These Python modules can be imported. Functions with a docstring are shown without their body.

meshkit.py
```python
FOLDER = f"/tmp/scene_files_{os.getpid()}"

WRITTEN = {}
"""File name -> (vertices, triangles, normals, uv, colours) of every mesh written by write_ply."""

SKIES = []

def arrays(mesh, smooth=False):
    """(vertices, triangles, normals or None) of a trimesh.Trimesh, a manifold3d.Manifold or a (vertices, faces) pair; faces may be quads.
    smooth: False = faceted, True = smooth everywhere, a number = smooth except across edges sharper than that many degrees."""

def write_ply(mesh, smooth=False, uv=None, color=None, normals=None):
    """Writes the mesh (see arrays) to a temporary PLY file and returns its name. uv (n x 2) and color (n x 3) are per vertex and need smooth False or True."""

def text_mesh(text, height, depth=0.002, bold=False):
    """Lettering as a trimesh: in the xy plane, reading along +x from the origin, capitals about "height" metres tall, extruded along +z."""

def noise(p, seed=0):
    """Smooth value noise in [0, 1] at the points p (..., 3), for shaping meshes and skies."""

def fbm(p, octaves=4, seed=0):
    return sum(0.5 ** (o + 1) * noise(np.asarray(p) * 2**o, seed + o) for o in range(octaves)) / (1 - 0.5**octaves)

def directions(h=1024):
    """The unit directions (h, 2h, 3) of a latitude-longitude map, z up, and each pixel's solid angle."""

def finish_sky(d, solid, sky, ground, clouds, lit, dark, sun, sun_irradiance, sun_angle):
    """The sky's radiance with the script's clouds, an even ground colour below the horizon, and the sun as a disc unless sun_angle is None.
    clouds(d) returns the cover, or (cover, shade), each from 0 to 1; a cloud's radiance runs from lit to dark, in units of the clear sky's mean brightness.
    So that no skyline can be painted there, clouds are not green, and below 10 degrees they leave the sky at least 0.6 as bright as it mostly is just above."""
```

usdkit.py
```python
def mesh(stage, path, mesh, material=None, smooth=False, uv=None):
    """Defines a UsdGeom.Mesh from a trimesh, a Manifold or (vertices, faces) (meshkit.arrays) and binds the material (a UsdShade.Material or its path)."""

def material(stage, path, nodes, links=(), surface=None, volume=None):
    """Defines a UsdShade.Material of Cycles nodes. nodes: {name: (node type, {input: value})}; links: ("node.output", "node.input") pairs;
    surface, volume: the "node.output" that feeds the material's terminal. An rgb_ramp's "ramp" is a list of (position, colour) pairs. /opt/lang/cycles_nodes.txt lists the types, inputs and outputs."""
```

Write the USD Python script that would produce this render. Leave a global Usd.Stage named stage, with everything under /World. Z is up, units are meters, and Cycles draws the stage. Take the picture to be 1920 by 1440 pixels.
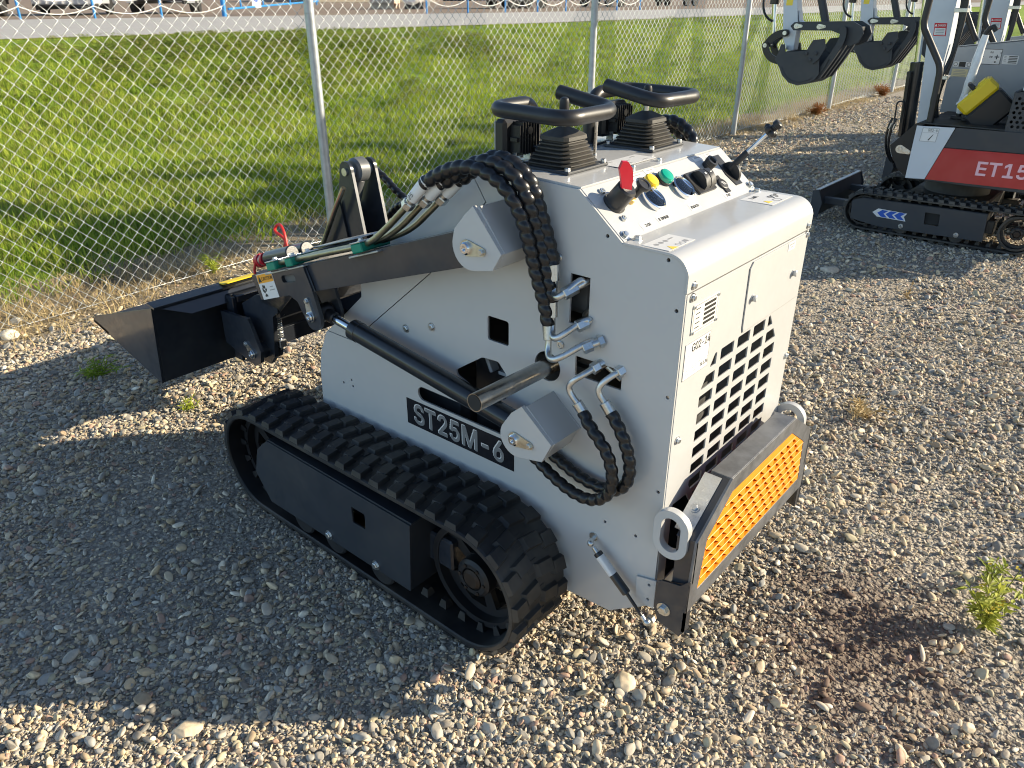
import math, numpy as np, trimesh, usdkit, meshkit
from scipy.interpolate import CubicSpline
from scipy.spatial.transform import Rotation as Rot
from shapely.geometry import Polygon, LineString, Point, box as sbox
from shapely.ops import unary_union
from pxr import Usd, UsdGeom, UsdLux, UsdShade, Gf, Sdf, Vt

rng = np.random.default_rng(7)
stage = Usd.Stage.CreateInMemory()
UsdGeom.SetStageUpAxis(stage, UsdGeom.Tokens.z)
UsdGeom.SetStageMetersPerUnit(stage, 1.0)
UsdGeom.Xform.Define(stage, '/World')
UsdGeom.Scope.Define(stage, '/World/Looks')

# ------------------------------------------------------------------ camera, sky, sun, exposure
CAM_H, PITCH, FPX = 1.6, math.radians(26.83), 1437.0
HD = np.array([.646, -.763, 0]); HD /= np.linalg.norm(HD)
RT = np.array([HD[1], -HD[0], 0])
FW = math.cos(PITCH) * HD + np.array([0, 0, -math.sin(PITCH)])
UP = math.sin(PITCH) * HD + np.array([0, 0, math.cos(PITCH)])
cam = UsdGeom.Camera.Define(stage, '/World/camera')
M = np.eye(4); M[0, :3] = RT; M[1, :3] = UP; M[2, :3] = -FW; M[3, :3] = (0, 0, CAM_H)
cam.AddTransformOp().Set(Gf.Matrix4d(M.tolist()))
cam.CreateHorizontalApertureAttr(36.0); cam.CreateVerticalApertureAttr(27.0)
cam.CreateFocalLengthAttr(36.0 * FPX / 1920)
cam.CreateClippingRangeAttr(Gf.Vec2f(.05, 2000))
cam.CreateExposureAttr(1.2)

SUN_EL = math.radians(21.5)
SUN = np.array([-.72, -.69, 0]); SUN /= np.linalg.norm(SUN); SUN = SUN * math.cos(SUN_EL) + np.array([0, 0, math.sin(SUN_EL)])
dome = UsdLux.DomeLight.Define(stage, '/World/sky')
usdkit.material(stage, '/World/Looks/sky_look', {
    's': ('sky_texture', {'sky_type': 'single_scattering', 'sun_disc': False, 'sun_elevation': SUN_EL, 'sun_rotation': math.atan2(SUN[0], SUN[1]), 'air_density': 1.0, 'aerosol_density': .5, 'ozone_density': 2.0}),
    'b': ('background_shader', {'strength': .076})}, [('s.color', 'b.color')], surface='b.background')
UsdShade.MaterialBindingAPI.Apply(dome.GetPrim()).Bind(UsdShade.Material.Get(stage, '/World/Looks/sky_look'))
sun = UsdLux.DistantLight.Define(stage, '/World/sun')
sun.CreateNormalizeAttr(True); sun.CreateIntensityAttr(1.12); sun.CreateAngleAttr(.53); sun.CreateColorAttr(Gf.Vec3f(1.0, .87, .66))
zx = np.cross([0, 0, 1], SUN); zx /= np.linalg.norm(zx)
Ms = np.eye(4); Ms[0, :3] = zx; Ms[1, :3] = np.cross(SUN, zx); Ms[2, :3] = SUN
sun.AddTransformOp().Set(Gf.Matrix4d(Ms.tolist()))
for l, lab in ((dome, 'sky'), (sun, 'sun')):
    l.GetPrim().SetCustomDataByKey('kind', 'structure')

# ------------------------------------------------------------------ helpers
used = {}
def numbered(path):
    n = used.get(path, -1) + 1; used[path] = n
    return path if n == 0 else f'{path}_{n:03d}'
LK = {}
def sm(name, nodes, links, surface):
    LK[name] = usdkit.material(stage, '/World/Looks/' + name, nodes, links, surface=surface)
def pbr(name, col, rough=.5, metal=0., var=0., vscale=6., bump=0., bscale=300., coat=0., bev=0., spec=.5, dust=0.):
    """plain procedural surface: a tone that wanders a little, roughness that wanders, optional grain"""
    c = np.array(col, float)
    n = {'tc': ('texture_coordinate', {}), 'p': ('principled_bsdf', {'metallic': metal, 'coat_weight': coat, 'coat_roughness': .08, 'specular_ior_level': spec}),
         'n': ('noise_texture', {'scale': vscale, 'detail': 5.0, 'roughness': .6}),
         'r': ('rgb_ramp', {'ramp': [(.3, c * (1 - var)), (.7, np.minimum(c * (1 + var), 1))]}),
         'rr': ('map_range', {'from_min': .3, 'from_max': .7, 'to_min': max(rough - .06, .02), 'to_max': rough + .08})}
    k = [('tc.object', 'n.vector'), ('n.fac', 'r.fac'), ('n.fac', 'rr.value'), ('rr.result', 'p.roughness')]
    src = 'r.color'
    if dust > 0:
        n['dn'] = ('noise_texture', {'scale': 3.1, 'detail': 8.0, 'roughness': .7}); n['dr'] = ('map_range', {'from_min': .45, 'from_max': .75, 'to_min': 0., 'to_max': dust, 'clamp': True})
        n['dm'] = ('mix_color', {'b': (.34, .29, .22)})
        k += [('tc.object', 'dn.vector'), ('dn.fac', 'dr.value'), ('dr.result', 'dm.fac'), ('r.color', 'dm.a')]; src = 'dm.result'
    k.append((src, 'p.base_color'))
    norm = None
    if bev > 0:
        n['bv'] = ('bevel', {'samples': 4, 'radius': bev}); norm = 'bv.bevel'
    if bump > 0:
        n['bn'] = ('noise_texture', {'scale': bscale, 'detail': 3.0}); n['b'] = ('bump', {'strength': 1.0, 'distance': bump})
        k += [('tc.object', 'bn.vector'), ('bn.fac', 'b.height')]
        if norm: k.append((norm, 'b.normal'))
        norm = 'b.normal'
    if norm: k.append((norm, 'p.normal'))
    sm(name, n, k, 'p.BSDF')

pbr('white_paint', (.44, .445, .445), .30, var=.015, vscale=3, bump=.00012, bscale=420, coat=.35, bev=.0025, dust=.08)
pbr('white_plain', (.45, .455, .455), .32, var=.015, vscale=3, coat=.3)
pbr('charcoal_paint', (.016, .019, .025), .27, var=.10, vscale=5, bump=.00015, bscale=300, coat=.35, bev=.002, dust=.05)
pbr('charcoal_guard', (.014, .018, .024), .46, var=.12, vscale=7, bump=.0002, bscale=500, bev=.003, dust=.06)
pbr('charcoal_edge', (.20, .205, .21), .35, var=.1, vscale=20)  # lighter charcoal with sunlight put into the tower edge tone; spacers share it
pbr('rubber', (.009, .0095, .011), .50, var=.3, vscale=9, bump=.0004, bscale=260, dust=.17, bev=.003)
pbr('rubber_dusty', (.028, .027, .025), .62, var=.25, vscale=14, bump=.0004, bscale=220, dust=.22)
pbr('black_plastic', (.010, .010, .011), .42, var=.1, vscale=12, bump=.0001, bscale=600)
pbr('black_hose', (.009, .009, .010), .25, var=.1, vscale=10)
pbr('black_cylinder', (.010, .011, .013), .24, var=.1, vscale=6, coat=.3, dust=.05)
pbr('black_satin', (.013, .013, .014), .38, var=.12, vscale=18, bump=.0001, bscale=500, dust=.04)
pbr('grey_cast', (.10, .105, .11), .42, var=.1, vscale=12)
pbr('chrome', (.82, .83, .84), .08, 1.0, var=.02)
pbr('zinc', (.62, .63, .62), .30, 1.0, var=.10, vscale=30)
pbr('zinc_yellow', (.60, .58, .50), .34, 1.0, var=.10, vscale=30)
pbr('olive_pipe', (.36, .34, .25), .33, 1.0, var=.12, vscale=14)
pbr('exhaust_steel', (.36, .35, .335), .22, 1.0, var=.22, vscale=9)
pbr('galvanised', (.50, .52, .53), .42, 1.0, var=.14, vscale=40, dust=.05)
pbr('galvanised_post', (.42, .45, .47), .46, .75, var=.12, vscale=18, dust=.06)
pbr('fence_wire', (.46, .485, .49), .45, .75, var=.12, vscale=20)
pbr('bumper_paint', (.135, .14, .15), .33, .35, var=.30, vscale=16, bump=.0002, bscale=150, bev=.002, dust=.10)
pbr('orange_pocket_shade', (.36, .045, .002), .45, var=.05, vscale=30)  # deeper orange puts the shade of the mat pockets into the colour
pbr('orange_rib', (.70, .235, .007), .42, var=.04, vscale=30)
pbr('red_plastic', (.42, .006, .022), .30, var=.05)
pbr('red_rubber', (.55, .02, .015), .45, var=.08)
pbr('yellow_lens', (.72, .46, .008), .18, var=.03, coat=.5)
pbr('green_lens', (.0, .30, .19), .18, var=.03, coat=.5)
pbr('green_clamp', (.0, .20, .13), .42, var=.08)
pbr('label_white', (.66, .66, .65), .40, var=.02)
pbr('label_orange', (.82, .36, .03), .40, var=.03)
pbr('label_red', (.50, .02, .03), .40, var=.03)
pbr('label_blue', (.02, .09, .42), .40, var=.03)
pbr('label_yellow', (.85, .62, .05), .40, var=.03)
pbr('label_cream', (.62, .55, .33), .45, var=.04)
pbr('print_black', (.02, .02, .02), .45)
pbr('print_grey', (.30, .30, .30), .5)
pbr('letter_grey', (.17, .175, .18), .35, var=.05)
pbr('letter_edge', (.62, .63, .63), .35)
pbr('decal_black', (.008, .008, .010), .25, var=.05)
pbr('pink_letter', (.72, .44, .50), .35)
pbr('plate_silver', (.60, .60, .57), .35, .0, var=.05)
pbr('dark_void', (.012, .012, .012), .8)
pbr('engine_grey', (.07, .07, .07), .55, var=.5, vscale=14)
pbr('engine_yellow', (.55, .28, .015), .4, var=.1)
pbr('grey_panel', (.30, .33, .36), .40, var=.04, vscale=5, bev=.002, dust=.05, coat=.2)
pbr('light_panel', (.52, .56, .60), .38, var=.03, vscale=5, bev=.002, dust=.04, coat=.2)
pbr('slate_panel', (.028, .032, .038), .50, var=.08, vscale=8, bump=.0002, bscale=500, bev=.002, dust=.06)
pbr('red_paint', (.36, .014, .020), .34, var=.05, vscale=6, coat=.3, dust=.05)
pbr('case_yellow', (.68, .50, .015), .38, var=.06, vscale=8)
pbr('plastic_wrap', (.72, .74, .76), .28, var=.06, vscale=30, bump=.002, bscale=60)
pbr('bronze_hub', (.03, .020, .014), .55, .4, var=.3, vscale=20)
pbr('cast_dark', (.022, .021, .020), .55, var=.3, vscale=16, dust=.18)
pbr('post_blue', (.02, .20, .52), .45, var=.08)
pbr('rope_white', (.70, .70, .66), .7, var=.08)
pbr('trailer_white', (.58, .58, .58), .4, var=.05)
pbr('trailer_dark', (.03, .03, .032), .5, var=.1)
pbr('trailer_alu', (.55, .56, .57), .4, .5, var=.1)
pbr('tyre', (.015, .015, .015), .7, var=.2)
pbr('tail_red', (.45, .01, .01), .3)
pbr('building_cream', (.62, .54, .38), .7, var=.05)
pbr('brass', (.60, .42, .16), .3, 1.0)
pbr('wood_box', (.50, .38, .28), .6, var=.1)
sm('gauge_glass', {'l': ('fresnel', {'IOR': 1.5}), 't': ('transparent_bsdf', {}), 'g': ('glossy_bsdf', {'roughness': .03, 'color': (.95, .97, 1.)}), 'm': ('mix_closure', {})},
   [('l.fac', 'm.fac'), ('t.BSDF', 'm.closure1'), ('g.BSDF', 'm.closure2')], 'm.closure')
pbr('gauge_face', (.30, .35, .40), .25, coat=.8)  # dial lightened to blue-grey so its colour carries the glass reflection

def obj(name, mesh, mat, parent='/World', label=None, smooth=32, **tags):
    path = numbered(f'{parent}/{name}')
    if isinstance(mesh, (list,)):
        mesh = trimesh.util.concatenate([m for m in mesh])
    p = usdkit.mesh(stage, path, mesh, LK[mat], smooth=smooth).GetPrim()
    p.GetAttribute('subdivisionScheme').Set('none')
    if label: p.SetCustomDataByKey('label', label)
    for k, v in tags.items(): p.SetCustomDataByKey(k, v)
    return path
def thing(name, label, category, loc=(0, 0, 0), rotz=0., group=None, kind=None):
    path = numbered('/World/' + name); x = UsdGeom.Xform.Define(stage, path)
    x.AddTranslateOp().Set(Gf.Vec3d(*map(float, loc)))
    if rotz: x.AddRotateZOp().Set(float(rotz))
    p = x.GetPrim(); p.SetCustomDataByKey('label', label); p.SetCustomDataByKey('category', category)
    if group: p.SetCustomDataByKey('group', group)
    return path
def copy(src, name, label, category, loc, rotz=0., group=None, scale=None):
    path = thing(name, label, category, loc, rotz, group)
    p = stage.GetPrimAtPath(path)
    if scale: UsdGeom.Xform(p).AddScaleOp().Set(Gf.Vec3f(scale, scale, scale))
    p.GetReferences().AddInternalReference(src); p.SetInstanceable(True)
    return path

cat = trimesh.util.concatenate
def T(m, t): m = m.copy(); m.apply_translation(t); return m
def mirror(m):
    m = m.copy(); m.vertices[:, 1] *= -1; m.invert(); return m
def plate(poly, plane, lo, hi):
    """a flat outline given thickness: plane 'xz' (thick along y), 'yz' (thick along x) or 'xy' (thick along z)"""
    if not hasattr(poly, 'geom_type'): poly = Polygon(poly)
    if not poly.is_valid: poly = poly.buffer(0)
    out = []
    for g in getattr(poly, 'geoms', [poly]):
        if g.geom_type != 'Polygon' or g.area < 1e-9: continue
        m = trimesh.creation.extrude_polygon(g, hi - lo, engine='earcut')
        v = m.vertices.copy(); v[:, 2] += lo
        if plane == 'xz': m = trimesh.Trimesh(v[:, [0, 2, 1]], m.faces[:, ::-1], process=False)
        elif plane == 'yz': m = trimesh.Trimesh(v[:, [2, 0, 1]], m.faces, process=False)
        else: m = trimesh.Trimesh(v, m.faces, process=False)
        out.append(m)
    return cat(out)
def strip(line, y0, y1, th):
    return plate(LineString(line).buffer(th / 2, cap_style=2, join_style=2), 'xz', y0, y1)
def rbox(c, s, b=.003, R=None):
    """box with chamfered edges"""
    h = np.array(s, float) / 2; b = min(b, h.min() * .9)
    pts = [np.array(sg) * (h - b * (np.arange(3) != k)) for sg in np.ndindex(2, 2, 2) for sg in [np.array(sg) * 2 - 1] for k in range(3)]
    m = trimesh.convex.convex_hull(np.array(pts))
    if R is not None: m.vertices = m.vertices @ np.asarray(R).T
    m.apply_translation(c); return m
def rotz(d): return Rot.from_euler('z', d, degrees=True).as_matrix()
def roty(d): return Rot.from_euler('y', d, degrees=True).as_matrix()
def basis(d):
    d = np.array(d, float); d /= np.linalg.norm(d)
    a = np.array([0, 0, 1.]) if abs(d[2]) < .9 else np.array([1., 0, 0])
    u = np.cross(a, d); u /= np.linalg.norm(u)
    return u, np.cross(d, u), d
def lathe(prof, p, d, n=24, ph=0.):
    """revolve (r, h) pairs about the axis d through p"""
    u, v, d = basis(d); a = np.arange(n) * 2 * np.pi / n + ph
    V = [np.array(p) + np.outer(np.cos(a) * r, u) + np.outer(np.sin(a) * r, v) + d * h for r, h in prof]
    F = []
    for i in range(len(prof) - 1):
        for j in range(n):
            k = (j + 1) % n; F += [[i * n + j, i * n + k, (i + 1) * n + k], [i * n + j, (i + 1) * n + k, (i + 1) * n + j]]
    V = np.vstack(V); b = len(V); V = np.vstack([V, np.array(p) + np.array(d) * prof[0][1], np.array(p) + np.array(d) * prof[-1][1]])
    for j in range(n):
        k = (j + 1) % n; F += [[b, k, j], [b + 1, (len(prof) - 1) * n + j, (len(prof) - 1) * n + k]]
    return trimesh.Trimesh(V, F, process=False)
def cyl(p0, p1, r, n=20, b=0.):
    p0, p1 = np.array(p0, float), np.array(p1, float); L = np.linalg.norm(p1 - p0)
    pr = [(r, 0), (r, L)] if not b else [(r - b, 0), (r, b), (r, L - b), (r - b, L)]
    return lathe(pr, p0, p1 - p0, n)
def spline(pts, n=60):
    pts = np.array(pts, float); t = np.r_[0, np.cumsum(np.linalg.norm(np.diff(pts, axis=0), axis=1))]
    return CubicSpline(t, pts)(np.linspace(0, t[-1], n))
def fillet(pts, r, k=6, closed=False):
    """polyline with rounded corners"""
    pts = [np.array(p, float) for p in pts]; out = []
    N = len(pts)
    for i, p in enumerate(pts):
        if not closed and i in (0, N - 1): out.append(p); continue
        a, b = pts[i - 1] - p, pts[(i + 1) % N] - p
        la, lb = np.linalg.norm(a), np.linalg.norm(b); q = min(r, la * .48, lb * .48)
        s, e = p + a / la * q, p + b / lb * q
        for t in np.linspace(0, 1, k): out.append((1 - t) ** 2 * s + 2 * t * (1 - t) * p + t * t * e)
    return np.array(out)
def tube(pts, r, n=10, closed=False, rf=None):
    """swept round bar; rf(s, angle) may shape the radius"""
    P = np.array(pts, float); N = len(P)
    Tn = np.gradient(P, axis=0) if not closed else np.roll(P, -1, 0) - np.roll(P, 1, 0)
    Tn /= np.linalg.norm(Tn, axis=1, keepdims=True)
    u = basis(Tn[0])[0]; a = np.arange(n) * 2 * np.pi / n; V = []; s = 0.
    rr = np.broadcast_to(r, (N,))
    for i in range(N):
        u = u - Tn[i] * (u @ Tn[i]); u /= np.linalg.norm(u); v = np.cross(Tn[i], u)
        if i: s += np.linalg.norm(P[i] - P[i - 1])
        q = rr[i] * (rf(s, a) if rf else np.ones(n))
        V.append(P[i] + np.outer(np.cos(a) * q, u) + np.outer(np.sin(a) * q, v))
    V = np.vstack(V); F = []
    j = np.arange(n); k = (j + 1) % n
    for i in range(N if closed else N - 1):
        i2 = (i + 1) % N
        F.append(np.c_[i * n + j, i * n + k, i2 * n + k]); F.append(np.c_[i * n + j, i2 * n + k, i2 * n + j])
    if not closed:
        V = np.vstack([V, P[0], P[-1]]); b = len(V) - 2
        F.append(np.c_[np.full(n, b), k, j]); F.append(np.c_[np.full(n, b + 1), (N - 1) * n + j, (N - 1) * n + k])
    return trimesh.Trimesh(V, np.vstack(F), process=False)
def hose(pts, r, pitch=.028):
    pts = spline(pts, 12); L = np.linalg.norm(np.diff(pts, axis=0), axis=1).sum()
    return tube(spline(pts, int(L / pitch * 9)), r, 14, rf=lambda s, a: .70 + .32 * np.abs(np.sin(np.pi * s / pitch + a / 2)) ** .6)
def hexbolt(p, d, r=.008, h=.006, washer=True):
    d = np.array(d, float) / np.linalg.norm(d); p = np.array(p, float)
    m = [lathe([(r, 0), (r, h * .8), (r * .8, h)], p + d * (.0015 if washer else 0), d, 6)]
    if washer: m.append(lathe([(r * 1.45, 0), (r * 1.45, .0018)], p, d, 16))
    return cat(m)
def screw(p, d, r=.006, h=.007):
    return lathe([(r, 0), (r, h * .7), (r * .8, h), (r * .45, h), (r * .42, h * .6)], p, d, 14)
def text(t, h, o, u, v, n, depth=.0008, sx=1., bold=False, center=True, lift=.0005):
    m = meshkit.text_mesh(t, h, depth, bold=bold); V = m.vertices.copy(); V[:, 0] *= sx
    if center: V[:, :2] -= (V[:, :2].min(0) + V[:, :2].max(0)) / 2
    V[:, 2] += lift
    return trimesh.Trimesh(np.array(o) + V[:, :1] * np.array(u) + V[:, 1:2] * np.array(v) + V[:, 2:3] * np.array(n), m.faces, process=False)
def card(o, u, v, n, w, h, th=.0008, lift=0., r=0.):
    """thin rectangular label centred on o"""
    g = sbox(-w / 2, -h / 2, w / 2, h / 2)
    if r: g = g.buffer(-r).buffer(r, 4)
    m = trimesh.creation.extrude_polygon(g, th, engine='earcut'); V = m.vertices
    return trimesh.Trimesh(np.array(o) + V[:, :1] * np.array(u) + V[:, 1:2] * np.array(v) + (V[:, 2:3] + lift) * np.array(n), m.faces, process=False)
def shape(g, o, u, v, n, th=.0008, lift=0.):
    m = trimesh.creation.extrude_polygon(g, th, engine='earcut'); V = m.vertices
    return trimesh.Trimesh(np.array(o) + V[:, :1] * np.array(u) + V[:, 1:2] * np.array(v) + (V[:, 2:3] + lift) * np.array(n), m.faces, process=False)
def cam_uv(P):
    q = np.asarray(P, float) - np.array([0, 0, CAM_H]); z = q @ FW
    return 960 + FPX * (q @ RT) / z, 720 - FPX * (q @ UP) / z, z
def in_view(P, mx=260, my=200):
    u, v, z = cam_uv(P)
    return (z > .3) & (u > -mx) & (u < 1920 + mx) & (v > -my) & (v < 1440 + my)
# ------------------------------------------------------------------ the setting: gravel yard, verge, road, far yard
def smooth01(t): t = np.clip(t, 0, 1); return t * t * (3 - 2 * t)
def near_edge(y): return np.interp(y, [-60, -29.8, -16.7, -5.2, 5], [12.9, 13.2, 13.4, 14.7, 15.8])
def far_edge(y): return np.interp(y, [-60, -46, -26.6, -9.3, 5], [21.5, 21.8, 23.0, 26.8, 28])
def ground_z(x, y):
    x, y = np.asarray(x, float), np.asarray(y, float)
    p = np.stack([x * .8, y * .8, 0 * x], -1)
    bumps = (meshkit.fbm(p, 3, 3) - .5) * .030 * smooth01((x - 2.6) / 1.5) + (meshkit.fbm(p * 2.2, 3, 5) - .5) * .010
    t = (x - 8.2) / np.maximum(near_edge(y) - 8.2, 1)
    rough = (meshkit.fbm(p * 1.3, 4, 9) - .5) * .14 * smooth01((x - 4.6) / 1.5) * smooth01((near_edge(y) - x) / .8)
    return bumps * smooth01((5.2 - x) / .5) + rough + .98 * smooth01(t)
def sheet(xs, ys, zf):
    X, Y = np.meshgrid(xs, ys, indexing='ij'); Z = zf(X, Y)
    a, b = X.shape; i = np.arange(a * b).reshape(a, b)
    F = np.stack([i[:-1, :-1], i[1:, :-1], i[1:, 1:], i[:-1, 1:]], -1).reshape(-1, 4)
    return np.stack([X, Y, Z], -1).reshape(-1, 3), F

STONES = [(.44, .39, .31), (.33, .33, .32), (.19, .195, .20), (.27, .29, .31), (.31, .26, .20), (.34, .25, .22), (.54, .49, .40), (.62, .60, .55), (.34, .33, .26), (.40, .385, .355), (.25, .245, .235), (.47, .41, .31)]
stain = np.array([.33, -1.83, 0.])
sm('gravel_ground', {
    'g': ('geometry', {}), 'w': ('noise_texture', {'scale': 40., 'detail': 2.}),
    'mx': ('mix_vector', {'fac': .012}), 'v': ('voronoi_texture', {'scale': 62., 'randomness': 1.}), 'v2': ('voronoi_texture', {'scale': 150., 'randomness': 1.}),
    's': ('separate_color', {}), 'r': ('rgb_ramp', {'ramp': [(0., (.21, .195, .175)), (.18, (.33, .30, .255)), (.36, (.42, .375, .305)), (.55, (.46, .395, .31)), (.7, (.38, .325, .26)), (.85, (.53, .465, .365)), (1., (.61, .55, .44))]}),
    's2': ('separate_color', {}), 'r2': ('rgb_ramp', {'ramp': [(0., (.29, .255, .215)), (.5, (.42, .365, .29)), (1., (.54, .47, .37))]}),
    'bigr': ('noise_texture', {'scale': .9, 'detail': 5., 'roughness': .65}), 'bm': ('map_range', {'from_min': .42, 'from_max': .60, 'to_min': 0., 'to_max': 1., 'clamp': True}),
    'm': ('mix_color', {}), 'fine': ('noise_texture', {'scale': 260., 'detail': 4.}), 'fr': ('rgb_ramp', {'ramp': [(.3, (.19, .18, .165)), (.7, (.34, .315, .27))]}),
    'm2': ('mix_color', {}), 'gap': ('map_range', {'from_min': .35, 'from_max': .75, 'to_min': 0., 'to_max': .75, 'clamp': True}), 'soil': ('mix_color', {'b': (.17, .155, .13)}),  # crevices between stones darkened: gap dirt plus occlusion shade put into the colour
    'd': ('vector_math', {'math_type': 'distance', 'vector2': stain}), 'dn': ('noise_texture', {'scale': 4.5, 'detail': 5.}), 'da': ('math', {'math_type': 'multiply_add', 'value2': .75, 'value3': -.37}),
    'ds': ('math', {'math_type': 'add'}), 'dm': ('map_range', {'from_min': .20, 'from_max': .44, 'to_min': .6, 'to_max': 0., 'clamp': True}), 'm3': ('mix_color', {'b': (.095, .056, .036)}),
    'h': ('math', {'math_type': 'multiply', 'value2': -1.}), 'b': ('bump', {'strength': 1., 'distance': .010}), 'h2': ('math', {'math_type': 'multiply', 'value2': -1.}), 'b2': ('bump', {'strength': .8, 'distance': .004}),
    'p': ('principled_bsdf', {'roughness': .85, 'specular_ior_level': .25})},
   [('g.position', 'w.vector'), ('g.position', 'mx.a'), ('w.color', 'mx.b'), ('mx.result', 'v.vector'), ('mx.result', 'v2.vector'), ('v.color', 's.color'), ('s.r', 'r.fac'), ('v2.color', 's2.color'), ('s2.g', 'r2.fac'),
    ('g.position', 'bigr.vector'), ('bigr.fac', 'bm.value'), ('bm.result', 'm.fac'), ('r.color', 'm.a'), ('r2.color', 'm.b'),
    ('v.distance', 'gap.value'), ('gap.result', 'soil.fac'), ('m.result', 'soil.a'),
    ('g.position', 'd.vector1'), ('g.position', 'dn.vector'), ('dn.fac', 'da.value1'), ('d.value', 'ds.value1'), ('da.value', 'ds.value2'), ('ds.value', 'dm.value'), ('dm.result', 'm3.fac'), ('soil.result', 'm3.a'), ('m3.result', 'p.base_color'),
    ('v.distance', 'h.value1'), ('h.value', 'b.height'), ('v2.distance', 'h2.value1'), ('h2.value', 'b2.height'), ('b.normal', 'b2.normal'), ('b2.normal', 'p.normal')], 'p.BSDF')
def ground_mat(name, stops, scale, detail=6., bump=.02, bscale=30., rough=.9):
    sm(name, {'g': ('geometry', {}), 'n': ('noise_texture', {'scale': scale, 'detail': detail, 'roughness': .7}), 'n2': ('noise_texture', {'scale': bscale, 'detail': 4.}),
              'r': ('rgb_ramp', {'ramp': stops}), 'mx': ('math', {'math_type': 'multiply_add', 'value2': .5}), 'hf': ('math', {'math_type': 'multiply', 'value2': .5}),
              'b': ('bump', {'strength': .8, 'distance': bump}), 'p': ('principled_bsdf', {'roughness': rough, 'specular_ior_level': .2})},
       [('g.position', 'n.vector'), ('g.position', 'n2.vector'), ('n2.fac', 'hf.value1'), ('n.fac', 'mx.value1'), ('hf.value', 'mx.value3'), ('mx.value', 'r.fac'), ('r.color', 'p.base_color'), ('n2.fac', 'b.height'), ('b.normal', 'p.normal')], 'p.BSDF')
ground_mat('verge_soil', [(.3, (.10, .16, .018)), (.5, (.16, .24, .03)), (.7, (.26, .29, .07))], 1.6, bump=.03, bscale=40.)
ground_mat('dry_soil', [(.3, (.13, .105, .07)), (.5, (.24, .195, .13)), (.7, (.36, .30, .20))], 5., bump=.012, bscale=90.)
ground_mat('road_concrete', [(.3, (.33, .32, .305)), (.5, (.40, .39, .37)), (.7, (.46, .45, .43))], 2.2, bump=.004, bscale=60.)
ground_mat('far_gravel', [(.3, (.17, .13, .10)), (.5, (.25, .195, .15)), (.7, (.32, .26, .20))], 1.1, bump=.02, bscale=20.)

xs = np.unique(np.r_[-60, -30, -12, -6, np.arange(-3, 4.31, .06), 4.36]); ys = np.unique(np.r_[-300, -150, -80, -45, -30, np.arange(-22, -8, .25), np.arange(-8, 1.5, .07), 3, 8, 20, 60])
obj('ground', sheet(xs, ys, lambda x, y: ground_z(x, y)), 'gravel_ground', smooth=True, kind='structure')
ys2 = np.unique(np.r_[-300, -150, -90, -60, np.arange(-50, 4, .25), 8, 20, 60])
obj('dirt_strip', sheet(np.arange(4.36, 5.25, .08), ys2, lambda x, y: ground_z(x, y) + .004), 'dry_soil', smooth=True, kind='structure')
def verge(ts, y): return None
tt = np.linspace(0, 1, 60)
TT, YY = np.meshgrid(tt, ys2, indexing='ij'); XX = 5.1 + TT * (near_edge(YY) + .3 - 5.1)
V = np.stack([XX, YY, ground_z(XX, YY)], -1).reshape(-1, 3); i = np.arange(V.shape[0]).reshape(XX.shape)
obj('grass_bank', (V, np.stack([i[:-1, :-1], i[1:, :-1], i[1:, 1:], i[:-1, 1:]], -1).reshape(-1, 4)), 'verge_soil', smooth=True, kind='structure')
TT, YY = np.meshgrid(np.linspace(0, 1, 8), ys2, indexing='ij'); XX = near_edge(YY) + TT * (far_edge(YY) - near_edge(YY))
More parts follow.
